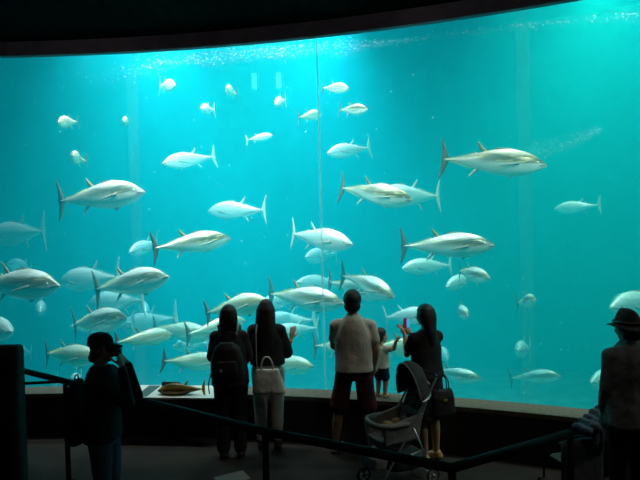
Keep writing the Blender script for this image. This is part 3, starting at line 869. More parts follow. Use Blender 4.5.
# ------------------------------------------------------------------ 2 woman with black backpack
p = at(231, 400, 5.98)
A = person('person', 'woman in black with shoulder-length hair and a black backpack, leftmost of the pair', (at(231, 400, 5.82).x, 5.82, 0), .06, 1.63, woman=True,
           arms={'r': dict(el=(.205, .03, 1.13), wr=(.15, .20, 1.02), hd=(-.6, .7, .1), hn=(0, 0, 1)), 'l': dict(el=(.205, .03, 1.13), wr=(.15, .20, 1.02), hd=(-.6, .7, .1), hn=(0, 0, 1))})
A['root']['label'] = 'woman in black with shoulder-length hair wearing a large black backpack'
shoes(A, 'shoe_dark'); trousers(A, 'cloth_black', ankle=.11, flare=1.5, r=1.35); top(A, 'cloth_dark', 'jacket', hem=.83, sleeve=1.9, puff=1.12, hemw=1.05, tt=.03)
def hair2(bm):
    hair_cap(bm, A, HC)
    loft(bm, [(0, -.065, 1.39, .055, .030), (0, -.060, 1.44, .085, .045), (0, -.045, 1.52, .104, .070), (0, -.026, 1.60, .102, .088), (0, -.014, 1.66, .088, .086), (0, -.012, 1.70, .05, .05)])
o = mk('hair', hair2, MT['hair'], A['root'], .009, 3); trim_face(o, A, HC, 1.12)
for q in (1, -1):
    tube_obj('shoulder_strap', curve_pts([(q * .085, -.125, 1.38), (q * .105, -.07, 1.475), (q * .115, .03, 1.475), (q * .120, .125, 1.36), (q * .13, .12, 1.2)]), .014, MT['strap'] if q > 0 else MT['bag_black'], A['root'])
bp = thing('backpack', 'large black backpack on the back of the woman beside the fish display board', 'bag', world(A, (0, -.255, .93)), .06)
k_ = .92
mk('pouch', lambda bm: loft(bm, [(0, 0, 0, .15, .07), (0, 0, .06, .17, .095), (0, 0, .22, .165, .09), (0, 0, .33, .135, .07), (0, 0, .39, .07, .04)], pw=3), MT['bag_black'], bp, .010, 3, .005)
mk('front_pocket', lambda bm: loft(bm, [(0, -.10, .04, .11, .02), (0, -.105, .13, .12, .03), (0, -.10, .22, .10, .02)], pw=3), MT['bag_black'], bp, .008, 3)
tube_obj('hanging_strap', curve_pts([(-.165, -.02, .08), (-.19, -.03, -.02), (-.185, -.02, -.12)]), .006, MT['bag_black'], bp)
boxo('badge', (-.065, -.035, -.150, -.137, .12, .15), MT['strap'], bp, .003)
PERSON2 = A

# ------------------------------------------------------------------ 3 woman with long hair and white handbag
p = at(268, 400, 6.0)
A = person('person', 'woman with very long black hair, black top and white trousers, one hand raised', (at(268.5, 400, 6.03).x, 6.03, 0), -.05, 1.65, woman=True,
           arms={'r': dict(el=(.225, .04, 1.09), wr=(.270, .09, 1.245), hd=(.22, .25, .9), hn=(-.4, .9, 0), curl=.35, thumb=-1),
                 'l': dict(el=(.20, .05, 1.13), wr=(.12, .20, 1.05), hd=(-.7, .5, .2), hn=(0, 0, 1))})
shoes(A, 'shoe_dark'); trousers(A, 'white_pants', ankle=.13, flare=1.0, r=1.26)
top(A, 'cloth_black', 'blouse', hem=.98, sleeve=.98, puff=1.22, hemw=1.0, tt=.03, neck=1.435)
def hair3(bm):
    hair_cap(bm, A, HC)
    loft(bm, [(0, -.105, 1.13, .05, .02), (0, -.115, 1.20, .088, .032), (0, -.110, 1.32, .106, .045), (0, -.085, 1.44, .116, .060), (0, -.050, 1.53, .112, .078), (0, -.026, 1.61, .106, .090), (0, -.014, 1.66, .080, .078), (0, -.012, 1.69, .05, .05)])
o = mk('hair', hair3, MT['hair'], A['root'], .009, 3); trim_face(o, A, HC, 1.12)
a = A['r']; q_ = (a['wr'] - a['el']).normalized(); c0 = a['wr'] - q_ * .03
bm = B_(); u_ = q_.cross(V((0, 1, 0))).normalized(); w2 = q_.cross(u_)
tube(bm, [c0 + (u_ * math.cos(t) + w2 * math.sin(t)) * .027 for t in [2 * PI * i / 20 for i in range(20)]], .006, 8, True)
link('bracelet', bm_mesh(bm), MT['gold'], A['root'])
hb = thing('handbag', 'white leather handbag with looped handle hanging behind the long-haired woman', 'bag', world(A, (.045, -.295, .715)), -.05)
mk('pouch', lambda bm: loft(bm, [(0.01, 0, 0, .17, .045), (0.01, 0, .03, .178, .060), (0, 0, .16, .150, .045), (-.005, 0, .245, .125, .022), (-.005, 0, .262, .120, .012)], pw=3.2), MT['bag_white'], hb, .008, 2, .004)
tube_obj('handle', curve_pts([(-.065, .0, .25), (-.062, -.01, .32), (-.03, -.014, .385), (.02, -.014, .385), (.052, -.01, .32), (.055, 0, .25)]), .0085, MT['bag_white'], hb)
tube_obj('shoulder_strap', curve_pts([(-.115, .0, .25), (-.12, .03, .42), (-.125, .07, .60), (-.125, .14, .71)]), .006, MT['strap'], hb)
boxo('logo_plate', (.035, .060, -.064, -.058, .035, .043), MT['blackplastic'], hb, .002)
PERSON3 = A

# ------------------------------------------------------------------ 4 man in white T-shirt
p = at(354.5, 400, 5.84)
A = person('person', 'man in white T-shirt and dark maroon knee shorts standing with legs apart', (p.x, 5.80, 0), -.10, 1.745,
           arms={'r': dict(sh=(.184, 0, 1.358), el=(.235, -.01, 1.11), wr=(.205, .07, .89), hd=(-.2, .4, -.8), hn=(0, 0, 1), curl=.7),
                 'l': dict(sh=(.184, 0, 1.358), el=(.215, .06, 1.13), wr=(.12, .20, 1.03), hd=(-.6, .6, .1), hn=(0, 0, 1))},
           legs={'r': dict(kn=(.135, .02, .49), an=(.165, .0, .085), ft=(.35, .9, 0)), 'l': dict(kn=(.17, .03, .49), an=(.215, .06, .085), ft=(-.45, .8, 0))})
shoes(A, 'shoe_white'); trousers(A, 'maroon', low=.95, flare=1.1, high=1.02)
top(A, 'tee', 'tee_shirt', hem=.89, sleeve=.62, puff=1.10, hemw=1.03, tt=.026, neck=1.47)
o = mk('hair', lambda bm: hair_cap(bm, A, HC, 1.12), MT['hair'], A['root'], .008, 2); trim_face(o, A, HC, 1.12)
PERSON4 = A

# ------------------------------------------------------------------ 6 woman holding the phone
p = at(427, 400, 5.57)
A = person('person', 'woman in black holding up a phone to photograph the tank, beside the stroller', (p.x, 5.57, 0), .42, 1.61, woman=True, yaw=.25, pitch=0,
           arms={'l': dict(el=(.165, .12, 1.17), wr=(.115, .235, 1.365), hd=(.25, .35, .85), hn=(.5, .7, .1), curl=.9),
                 'r': dict(el=(.16, .14, 1.17), wr=(-.025, .25, 1.36), hd=(-.4, .3, .8), hn=(-.2, .8, .1), curl=.9)},
           legs={'r': dict(kn=(.10, .02, .49), an=(.12, .02, .085), ft=(-.6, .6, 0)), 'l': dict(an=(.06, -.03, .085), kn=(.08, 0, .49))})
shoes(A, 'sandal'); skirt(A, 'cloth_black', .90, .50, .185, .195, .145)
top(A, 'cloth_black', 'blouse', hem=.93, sleeve=.55, puff=1.15, hemw=1.0, tt=.022, neck=1.45)
def hair6(bm):
    hair_cap(bm, A, HC, 1.08)
    loft(bm, [(0.01, -.10, 1.27, .030, .022), (0.01, -.105, 1.33, .050, .034), (.005, -.095, 1.42, .062, .045), (0, -.070, 1.50, .080, .060), (0, -.040, 1.56, .100, .085), (0, -.02, 1.62, .104, .098), (0, -.014, 1.68, .085, .088), (0, -.012, 1.715, .05, .05)])
o = mk('hair', hair6, MT['hair'], A['root'], .009, 3); trim_face(o, A, HC, 1.08)
PERSON6 = A
wl, wrr = A['l']['wr'], A['r']['wr']
pc = (wl + wrr) / 2 + V((.01, .03, .10))
ph = thing('phone', 'phone in a pink case with glowing blue screen held by the woman beside the stroller', 'phone', world(A, pc), .42 + .1)
boxo('case', (-.040, .040, -.001, .010, -.074, .074), MT['pink'], ph, .004, rot=None)
m, nt, b, _o = new_mat('phone_screen'); b.inputs['Base Color'].default_value = (.02, .1, .2, 1); b.inputs['Emission Color'].default_value = (0.05, .42, .75, 1); b.inputs['Emission Strength'].default_value = .8
boxo('screen', (-.004, .034, -.0035, -.0012, -.030, .066), m, ph, .0008)
tube_obj('wrist_strap', curve_pts([(-.035, 0, -.07), (-.05, -.01, -.10), (-.055, -.01, -.15), (-.06, -.01, -.18)]), .006, MT['blackplastic'], ph)
hb = thing('handbag', 'black handbag hanging at the hip of the woman with the phone', 'bag', world(A, (-.04, -.33, .60)), .3)
mk('pouch', lambda bm: loft(bm, [(0, 0, 0, .12, .05), (0, 0, .04, .135, .065), (0, 0, .2, .12, .05), (0, 0, .27, .10, .025)], pw=3), MT['bag_black'], hb, .008, 2, .004)
for q in (-.02, .02):
    tube_obj('handle', curve_pts([(-.06, q, .26), (-.05, q, .36), (0, q + .02, .42), (.05, q, .36), (.06, q, .26)]), .006, MT['bag_black'], hb)
boxo('buckle', (-.02, .02, -.066, -.056, .17, .19), MT['gold'], hb, .002)

# ------------------------------------------------------------------ 5 toddler on the ledge
def toddler():
    px_ = at(382.5, 398, 6.0); x = px_.x; y = front_y(x, R) - .115
    root = thing('person', 'toddler in white shirt and navy shorts standing on the ledge, arm on the glass', 'person', (x, y, ZB), -.75)
    k = .77 / .80; root.scale = (k, k, k)
    J = dict(sr=(.080, 0, .565), er=(.150, .05, .570), wr=(.185, .04, .66), sl=(-.080, 0, .565), el=(-.12, .03, .47), wl=(-.09, .09, .42),
             hr=(.042, 0, .33), kr=(.050, .015, .185), ar=(.050, -.005, .045), hl=(-.042, 0, .33), kl=(-.050, .015, .185), al=(-.050, -.005, .045))
    J = {a: V(b) for a, b in J.items()}; H_ = (0, .01, .705); st = {}
    def body(bm):
        loft(bm, [(0, 0, .29, .065, .055), (0, 0, .35, .085, .07), (0, .01, .43, .083, .075), (0, 0, .52, .080, .062), (0, 0, .575, .065, .045), (0, 0, .595, .035, .03)])
        cone(bm, (0, -.005, .57), .034, (0, 0, .65), .032)
        st['P'], st['R'] = head(bm, H_, -.3, .05, .80)
        for s in 'rl':
            q = 1 if s == 'r' else -1
            chain(bm, [J['s' + s], J['e' + s], J['w' + s]], [.032, .026, .017])
            hand(bm, J['w' + s], (.6, .2, .8) if s == 'r' else (.2, .6, -.3), (0, 1, 0) if s == 'r' else (1, 0, 0), -q if s == 'r' else q, .52, .4, .2)
            chain(bm, [J['h' + s], J['k' + s], J['a' + s]], [.052, .036, .024])
            cone(bm, J['a' + s] + V((0, -.01, -.022)), .022, J['a' + s] + V((0, .065, -.028)), .016)
    mk('body', body, MT['skin'], root, .0045, 2)
    eyes(root, st['P'], st['R'], .8)
    def shirt(bm):
        loft(bm, [(0, 0, .345, .098, .085), (0, .005, .43, .096, .086), (0, 0, .52, .090, .072), (0, 0, .575, .074, .054), (0, 0, .595, .045, .038)])
        for s in 'rl': cone(bm, J['s' + s], .042, J['s' + s].lerp(J['e' + s], .55), .036)
    mk('tee_shirt', shirt, MT['tee'], root, .007, 2, .003, 14)
    def sh(bm):
        loft(bm, [(0, 0, .27, .080, .062), (0, 0, .33, .093, .078), (0, 0, .37, .088, .075)])
        for s in 'rl': chain(bm, [J['h' + s], J['h' + s].lerp(J['k' + s], .62)], [.058, .056])
    mk('shorts', sh, MT['navy'], root, .007, 2)
    o = mk('hair', lambda bm: (ell(bm, V(H_) + st['R'] @ V((0, -.010, .026)), (.068, .078, .075), st['R']), ell(bm, V(H_) + st['R'] @ V((0, -.035, -.02)), (.06, .045, .05), st['R'])), MT['hair'], root, .007, 2)
    trim_face(o, dict(R=st['R']), H_, .8)
toddler()

# ------------------------------------------------------------------ 8 man in the hat
p = at(627, 400, 4.35)
A = person('person', 'man in a dark brimmed hat and long grey jacket, seen from behind at the edge', (p.x, 4.30, 0), .12, 1.715,
           arms={'r': dict(el=(.205, .01, 1.11), wr=(.185, .08, .90)), 'l': dict(el=(.195, .01, 1.11), wr=(.175, .08, .90))}, yaw=.1, headc=(0, .03, 1.565))
shoes(A, 'shoe_dark'); trousers(A, 'cloth_black', ankle=.10, flare=1.3, r=1.25)
top(A, 'jacket', 'jacket', hem=.82, sleeve=1.9, puff=1.06, hemw=1.08, tt=.03, neck=1.485, wr=.008)
o = mk('hair', lambda bm: hair_cap(bm, A, (0, .03, 1.565), 1.06), MT['hair'], A['root'], .008, 2); trim_face(o, A, (0, .03, 1.565), 1.12)
def hatf(bm):
    loft(bm, [(0, .02, 1.600, .096, .112), (0, .02, 1.635, .084, .106), (0, .022, 1.675, .064, .097), (0, .026, 1.705, .040, .085), (0, .03, 1.72, .018, .06)], pw=2.1)
hat = mk('hat', hatf, MT['felt'], A['root'], .008, 3)
bm = B_(); rows = []
for lvl, th in ((0, 0), (1, .006)):
    for rr in (.080, .118, .150):
        row = []
        for j in range(40):
            t = 2 * PI * j / 40; c, s = math.cos(t), math.sin(t)
            zz = 1.604 + (rr - .09) * (-.10 * c * c - .60 * s * s) - th
            row.append(bm.verts.new((rr * c * .95, .02 + (rr + .018) * s, zz)))
        rows.append(row)
for (a, b, f) in ((0, 1, 0), (1, 2, 0), (3, 4, 1), (4, 5, 1), (2, 5, 0), (0, 3, 1)):
    for j in range(40):
        j2 = (j + 1) % 40; bm.faces.new((rows[a][j], rows[a][j2], rows[b][j2], rows[b][j]))
link('brim', bm_mesh(bm), MT['felt'], hat)
bm = B_(); tube(bm, [(.0965 * math.cos(t), .02 + .1135 * math.sin(t), 1.618) for t in [2 * PI * i / 40 for i in range(40)]], .010, 8, True)
link('hat_band', bm_mesh(bm), MT['felt_band'], hat)
for q in (1, -1):
    tube_obj('back_seam', curve_pts([(q * .075, -.135, .9), (q * .07, -.130, 1.15), (q * .085, -.128, 1.32)]), .003, MT['jacket'], A['root'])
PERSON8 = A
# ------------------------------------------------------------------ stroller
def wheel(parent, c, r, w=.022, spokes=6, name='wheel'):
    """wheel standing in the local XZ plane"""
    c = V(c); bm = B_()
    tube(bm, [c + V((math.cos(t) * (r - w * .5), 0, math.sin(t) * (r - w * .5))) for t in [2 * PI * i / 28 for i in range(28)]], w * .5, 8, True)
    o = link(name, bm_mesh(bm), MT['rubber'], parent)
    bm = B_(); tube(bm, [c + V((0, -w * .6, 0)), c + V((0, w * .6, 0))], r * .25, 14)
    for i in range(spokes):
        t = 2 * PI * i / spokes; d = V((math.cos(t), 0, math.sin(t)))
        tube(bm, [c + d * r * .2, c + d * (r - w * .7)], r * .07, 6)
    tube(bm, [c + V((math.cos(t) * (r - w), 0, math.sin(t) * (r - w))) for t in [2 * PI * i / 28 for i in range(28)]], r * .06, 6, True)
    link('hub', bm_mesh(bm), MT['hub'], o)
    return o
st = thing('stroller', 'grey hooded stroller with silver frame between the white-shirted man and the phone woman', 'stroller', (.68, 5.14, 0), math.atan2(-.43, -.90))
# local +X = front of the stroller, +Y towards the hall's right
W2 = .16
for q in (1, -1):
    tube_obj('push_bar', curve_pts([(-.335, q * W2, .985), (-.31, q * W2, .93), (-.08, q * W2, .60), (.26, q * W2, .13)], 6), .011, MT['tube'], st)
    tube_obj('rear_leg', [(-.07, q * W2, .56), (-.27, q * W2, .10)], .011, MT['tube'], st)
    tube_obj('seat_strut', [(-.16, q * W2, .33), (.14, q * W2, .28)], .008, MT['tube'], st)
    f = wheel(st, (.28, q * W2, .075), .075)
    tube_obj('fork', [(.26, q * W2, .15), (.28, q * (W2 + .018), .075)], .010, MT['blackplastic'], f)
    wheel(st, (-.28, q * (W2 + .005), .072), .072)
tube_obj('handle', curve_pts([(-.335, -W2, .985), (-.35, -W2 * .8, 1.0), (-.355, 0, 1.0), (-.35, W2 * .8, 1.0), (-.335, W2, .985)], 6), .015, MT['blackplastic'], st)
tube_obj('axle', [(-.28, -W2, .072), (-.28, W2, .072)], .008, MT['tube'], st)
mk('seat', lambda bm: (loft(bm, [(.06, 0, .36, .15, .12), (.06, 0, .42, .20, .145), (.06, 0, .47, .21, .15)], pw=4)), MT['stroller_grey'], st, .010, 2, .004)
def bk(bm):
    for i in range(6):
        t = i / 5; cone(bm, (-.10 - .17 * t, -.115, .46 + .46 * t), .030, (-.10 - .17 * t, .115, .46 + .46 * t), .030)
    for q in (-.12, .12): cone(bm, (-.09, q, .46), .035, (-.25, q, .82), .030)
mk('backrest', bk, MT['stroller_grey'], st, .010, 3)
def sides(bm):
    pass
for q in (1, -1):
    def side(bm, q=q):
        for i in range(20):
            t = i / 19; cone(bm, (-.16 + .38 * t, q * .150, .66 - .07 * t), .020, (-.12 + .34 * t, q * .150, .45), .018)
    mk('side_panel', side, MT['stroller_grey'], st, .010, 2, .004, 14)
tube_obj('bumper_bar', curve_pts([(-.02, -.16, .60), (.18, -.165, .61), (.27, -.10, .61), (.29, 0, .61), (.27, .10, .61), (.18, .165, .61), (-.02, .16, .60)], 6), .024, MT['stroller_grey'], st)
mk('footrest', lambda bm: (loft(bm, [(.27, 0, .225, .085, .14), (.26, 0, .30, .09, .145), (.26, 0, .33, .085, .14)], pw=4), cone(bm, (.22, -.11, .40), .014, (.27, -.12, .26), .014), cone(bm, (.22, .11, .40), .014, (.27, .12, .26), .014)), MT['stroller_grey'], st, .009, 2)
mk('basket', lambda bm: loft(bm, [(-.04, 0, .15, .17, .12), (-.04, 0, .20, .20, .14), (-.04, 0, .27, .22, .15)], pw=3.5), MT['stroller_dark'], st, .010, 2, .004)
# hood: quarter shell hinged on the push bars
bm = B_(); NU, NV = 16, 14; g = []
hc = V((-.145, 0, .78))
for sh_ in (0, .012):
    for i in range(NU + 1):
        th = math.radians(72 + 103 * i / NU)      # front edge to back
        for j in range(NV + 1):
            ph_ = math.radians(-90 + 180 * j / NV)
            rr = .270 - sh_ + .006 * abs(math.sin(3 * PI * i / NU))
            g.append(bm.verts.new(hc + V((math.cos(th) * math.cos(ph_) * rr * .72, math.sin(ph_) * (.185 - sh_), math.sin(th) * math.cos(ph_) * rr * 1.28))))
def gi(s, i, j): return g[s * (NU + 1) * (NV + 1) + i * (NV + 1) + j]
for i in range(NU):
    for j in range(NV):
        bm.faces.new((gi(0, i, j), gi(0, i, j + 1), gi(0, i + 1, j + 1), gi(0, i + 1, j))); bm.faces.new((gi(1, i, j), gi(1, i + 1, j), gi(1, i + 1, j + 1), gi(1, i, j + 1)))
for j in range(NV):
    bm.faces.new((gi(0, 0, j), gi(1, 0, j), gi(1, 0, j + 1), gi(0, 0, j + 1))); bm.faces.new((gi(0, NU, j), gi(0, NU, j + 1), gi(1, NU, j + 1), gi(1, NU, j)))
bmesh.ops.remove_doubles(bm, verts=bm.verts, dist=.0005)
hood = link('hood', bm_mesh(bm), MT['stroller_dark'], st)
for a_ in (72, 172):
    th = math.radians(a_)
    tube_obj('hood_bow', [hc + V((math.cos(th) * math.cos(p_) * .198, math.sin(p_) * .19, math.sin(th) * math.cos(p_) * .35)) for p_ in [math.radians(-90 + 180 * j / 20) for j in range(21)]], .010, MT['tube'] if a_ > 90 else MT['stroller_grey'], hood)
def place_in(st_, p):
    return st_.location + Matrix.Rotation(st_.rotation_euler[2], 3, 'Z') @ V(p)
bg = thing('cloth_bundle', 'tan cloth bundle lying in the seat of the hooded stroller', 'cloth', place_in(st, (.06, 0, .478)), .3)
def bun(bm):
    ell(bm, (0, 0, .045), (.11, .075, .045)); ell(bm, (.06, .03, .075), (.055, .05, .055)); ell(bm, (-.05, -.02, .07), (.06, .055, .06))
mk('folded_cloth', bun, MT['tan'], bg, .008, 2, .008, 16)

# ------------------------------------------------------------------ low pushchair and padded jacket beside the hat man
pc_ = thing('pushchair', 'low dark grey pushchair parked against the wall beside the man in the hat', 'stroller', (2.22, 4.72, 0), math.radians(12))
mk('fabric_panel', lambda bm: loft(bm, [(0, 0, .13, .17, .035), (0, 0, .16, .185, .045), (0, 0, .5, .185, .045), (0, 0, .535, .17, .03)], pw=5), MT['stroller_dark'], pc_, .010, 2, .004)
for q in (1, -1):
    tube_obj('side_tube', [(q * .20, .0, .06), (q * .20, 0, .56)], .010, MT['blackplastic'], pc_)
    tube_obj('seat_arm', curve_pts([(q * .20, 0, .50), (q * .20, .14, .52), (q * .20, .24, .44), (q * .20, .27, .10)], 5), .010, MT['blackplastic'], pc_)
    for yy in (0, .27):
        w_o = wheel(pc_, (0, 0, 0), .055, .020)
        w_o.location = (q * .225, yy, .055); w_o.rotation_euler = (0, 0, PI / 2)
tube_obj('cross_tube', [(-.20, 0, .56), (.20, 0, .56)], .010, MT['blackplastic'], pc_)
mk('seat', lambda bm: loft(bm, [(0, .16, .27, .16, .10), (0, .16, .32, .17, .11)], pw=4), MT['stroller_dark'], pc_, .010, 2)
boxo('reflector', (.19, .21, -.022, -.012, .085, .10), MT['gold'], pc_, .002); boxo('reflector', (-.21, -.19, -.022, -.012, .085, .10), MT['shoe_white'], pc_, .002)
jk = thing('padded_jacket', 'dark navy padded jacket draped over the low pushchair', 'jacket', place_in(pc_, (.13, .0, .60)), math.radians(25))
MT['quilt'] = mat('quilted_nylon', (0.030, 0.032, 0.055), 0.75, bump=.3, bscale=30)
def jkf(bm):
    for i in range(6):
        t = i / 5; cone(bm, (-.17 + .35 * t, -.07, .035 + .13 * t), .038 + .012 * math.sin(i * 2.1), (-.15 + .35 * t, .07, .030 + .14 * t), .040)
    for i in range(4):
        cone(bm, (-.10 + .06 * i, -.075, .02 + .02 * i), .03, (-.11 + .06 * i, -.085, -.07), .026)
mk('jacket_body', jkf, MT['quilt'], jk, .009, 2, .008, 16)
def slv(bm):
    for i in range(6):
        cone(bm, (.02 + .045 * i, -.10, .10 + .02 * i), .036, (.05 + .045 * i, -.10, .105 + .02 * i), .030)
mk('sleeve', slv, MT['quilt'], jk, .008, 1)

# ------------------------------------------------------------------ handrail
hr = thing('handrail', 'black tubular handrail with V-shaped bend in front of the visitors', 'railing', (.70, 3.22, 0))
def HL(x, y, z): return V((x - .70, y - 3.22, z))
ZR = .985
ra = at_z(6, 366.5, ZR); rb = at_z(452, 468, ZR); rc = at_z(570, 433.5, ZR); rm = at_z(265, 431.5, ZR)
tube_obj('top_rail', [HL(*p_) for p_ in (ra, rm, rb, rc)], .030, MT['rail'], hr, seg=16)
def post(p_, r=.024):
    x, y = p_.x, p_.y
    bm = B_(); tube(bm, [HL(x, y, .012), HL(x, y, ZR - .02)], r, 14); po = link('post', bm_mesh(bm), MT['rail'], hr)
    bm = B_(); tube(bm, [HL(x, y, .001), HL(x, y, .012)], r * 2.3, 20); link('base_plate', bm_mesh(bm), MT['rail'], po)
p65 = ra.lerp(rm, (65 - 6) / (265 - 6) * 1.0)
# point of the rail that shows at x=65
for i in range(200):
    q = ra.lerp(rm, i / 200); d_ = q - CAM
    if 320 + F * d_.dot(rt) / d_.dot(fw) > 65: break
p65 = q
for p_ in (p65, rm, rb, rc): post(p_)
br = at_z(4, 384.5, ZR)
tube_obj('branch_rail', [HL(*p65), HL(*br)], .015, MT['rail'], hr, seg=12)

# ------------------------------------------------------------------ dark kiosk at the edge
kx = -308 / F * 3.6
k_o = thing('display_kiosk', 'tall dark display kiosk with rounded top cut by the edge of the view', 'kiosk', (kx - .45, 3.66, 0))
body_k = boxo('body', (-.45, .45, -.06, .06, .03, 1.68), MT['panel_side'], k_o, .04, 4)
boxo('front_panel', (-.40, .40, -.066, -.0605, .20, 1.62), MT['panel_face'], k_o, .002)
boxo('base_plate', (-.47, .47, -.16, .16, .0, .029), MT['panel_face'], k_o, .005)

# ------------------------------------------------------------------ fish display board on the ledge, with its model tuna
aL, aR = at(104, 400, 6.25), at(219, 400, 6.25)
cxm, cym = (aL.x + aR.x) / 2, 6.25
wd = (aR.x - aL.x) / 2
bd = thing('display_board', 'slanted white information board with a model tuna along the ledge', 'sign', (cxm, cym, ZB - .03), -.118)
# board surface: front edge low, back edge on the ledge
z0, z1, dep = .03, .075, .34
vs = [(-wd, 0, z0), (wd, 0, z0), (wd + .06, dep, z1), (-wd - .06, dep, z1)]
vs += [(x, y, z - .022) for x, y, z in vs]
fs = [(0, 1, 2, 3), (7, 6, 5, 4), (0, 4, 5, 1), (1, 5, 6, 2), (2, 6, 7, 3), (3, 7, 4, 0)]
MT['board'] = mat('white_board', (0.66, 0.72, 0.68), 0.5)
MT['board_dark'] = mat('board_grey_print', (0.05, 0.10, 0.10), 0.5)
face = link('board_face', pyd(vs, fs), MT['board'], bd, smooth=False)
def on_board(u0, u1, u2, u3, v0, v1, m, name):
    """a printed patch: u along the board (metres), v 0..1 up the slope"""
    P_ = []
    for u, v in ((u0, v0), (u1, v0), (u3, v1), (u2, v1)): P_.append((u, dep * v, z0 + (z1 - z0) * v + .0015))
    P_ += [(x, y, z - .0012) for x, y, z in P_]
    return link(name, pyd(P_, fs), m, face, smooth=False)
def ux(px_): return at(px_, 394, 6.25).x - cxm
on_board(ux(133), ux(145), ux(136), ux(149), .05, .95, MT['board_dark'], 'printed_stripe')
on_board(ux(207), ux(216), ux(214), ux(223), .0, .99, MT['board'], 'edge_strip')
bm = B_()
# support bracket between the board and the plinth
boxo('bracket', (-wd + .02, wd - .02, .06, .17, -.14, .002), MT['black'], bd, .004)
# raised dark name block behind
nb = boxo('name_block', (ux(151), ux(170), dep - .05, dep - .02, z1 - .01, z1 + .05), MT['blackplastic'], bd, .003)
MT['model_gold'] = fish_mat('model_tuna_paint', (0.10, 0.09, 0.03), (0.42, 0.26, 0.04), (0.22, 0.13, 0.05), 0.3)
mt_ = thing('model_tuna', 'brown and gold painted model tuna resting on the white display board', 'model fish', (0, 0, 0))
mp = at(180.5, 389.6, 6.32)
mt_.location = mp + V((0, 0, -.0)); Lm = 48 / F * 6.36 * 1.0
mt_.scale = (Lm,) * 3; mt_.rotation_euler = (0, math.radians(2), PI - .118)
for nm, me, sub in fish_parts('bronze', 0):
    if nm in ('pupil', 'mouth', 'anal_fin'): continue
    m2 = me.copy(); m2.materials.clear()
    m2.materials.append({'body': MT['model_gold'], 'tail_fin': MT['finlet'], 'eye': MT['eye']}.get(nm, MT['fin_olive']))
    o = bpy.data.objects.new(nm, m2); COL.objects.link(o); o.parent = mt_

# ------------------------------------------------------------------ pale leaflet on the floor
lp = at_z(232, 478, 0.004)
lf = link('leaflet', box_mesh(-.15, .15, -.105, .105, 0, .003), mat('leaflet_paper', (.16, .17, .165), .8), None, (lp.x, lp.y, .002), smooth=False)
lf.rotation_euler = (0, 0, .5); lf.name = 'paper_leaflet'
tag(lf, 'pale grey leaflet lying on the dark hall floor', 'paper')

# ------------------------------------------------------------------ tank extras
# two lit service windows in the far wall
def far_win(px, py0, py1, wpx, label, strength):
    # on the outer wall of the tank, where this bearing meets it
    r = ray(px, (py0 + py1) / 2); lo, hi = 0, 80
    for _ in range(50):
        mid = (lo + hi) / 2; q = CAM + r * mid
        if (q.x - CX) ** 2 + (q.y - CY) ** 2 > (RO - .25) ** 2: hi = mid
        else: lo = mid
    q = CAM + r * lo
    return q
def window_obj(n_, px, py, wpx, hpx, em):
    q = far_win(px, py - 1, py + 1, 1, '', 1); a = math.atan2(q.x - CX, q.y - CY); dist = q.y
    hw, hh = wpx / F * dist / 2, hpx / F * dist / 2
    m, nt, b, o_ = new_mat('lit_porthole'); b.inputs['Base Color'].default_value = (.6, .8, .9, 1)
    b.inputs['Emission Color'].default_value = (.35, .75, 1, 1); b.inputs['Emission Strength'].default_value = em
    fr = link('window_%d' % n_, box_mesh(-hw - .06, hw + .06, .05, .2, -hh - .06, hh + .06, .01), MT['concrete'], None, (q.x, q.y, q.z), smooth=False)
    fr.rotation_euler = (0, 0, -a); tag(fr, kind='structure')
    link('pane', box_mesh(-hw, hw, .02, .049, -hh, hh), m, fr, smooth=False)
window_obj(2, 254, 81, 5, 16, 3.0); window_obj(3, 278.5, 80, 5, 15, 4.5)
MT['bubble'] = mat('foam_white', (0.92, 0.92, 0.92), 0.3)
# foam and bubbles along the water line just behind the glass
bm = B_(); rnd = random.Random(3)
def surf_pts():
    # pixel path of the foam line
    return [(-15, 76), (40, 74), (100, 73), (150, 66), (200, 60), (260, 53), (310, 49), (360, 46), (400, 42), (430, 38), (470, 33), (520, 27), (560, 23), (655, 14)]
sp_ = surf_pts()
def fy(px):
    for (a, b), (c, d) in zip(sp_, sp_[1:]):
        if px <= c: return b + (d - b) * (px - a) / (c - a)
    return sp_[-1][1]
def dens(px):
    if px < 60: return .12
    if px < 110: return .12
    if px < 150: return .5
    if px < 360: return 1.0
    if px < 420: return .5
    return .30
cnt = 0
while cnt < 1000:
    px = rnd.uniform(-20, 660)
    if rnd.random() > dens(px): continue
    th = 8 if px < 360 else 4
    py = fy(px) + rnd.gauss(0, 1) * th * .6 - (1 if px > 120 else 0)
    q0 = ray(px, py); dd = rnd.uniform(.25, 1.3)
    # distance to the glass on this bearing + a little way into the water
    lo, hi = 0, 40
    for _ in range(30):
        mid = (lo + hi) / 2; q = CAM + q0 * mid
        if (q.x - CX) ** 2 + (q.y - CY) ** 2 > (R + .1) ** 2: hi = mid
        else: lo = mid
    q = CAM + q0 * (lo + dd)
    if (q - CAM).length < 5: continue
    r_ = rnd.uniform(.0013, .0040) * (1.4 if rnd.random() < .12 else 1)
    g_ = bmesh.ops.create_icosphere(bm, subdivisions=1, radius=r_)
    for v in g_['verts']: v.co = V((v.co.x * 1.5, v.co.y, v.co.z)) + q
    cnt += 1
o = link('surface_foam', bm_mesh(bm), MT['bubble'])
tag(o, 'band of tiny white bubbles and foam flecks under the water surface', 'bubbles', kind='stuff')
bm = B_()
for i in range(260):
    px, py = rnd.uniform(-10, 650), rnd.uniform(70, 400)
    q = CAM + ray(px, py) * rnd.uniform(7.4, 11.5)
    if q.z < -.5: continue
    g_ = bmesh.ops.create_icosphere(bm, subdivisions=1, radius=rnd.uniform(.003, .009))
    for v in g_['verts']: v.co += q
o = link('drifting_specks', bm_mesh(bm), MT['bubble'])
tag(o, 'tiny white specks drifting all through the water', 'specks', kind='stuff')

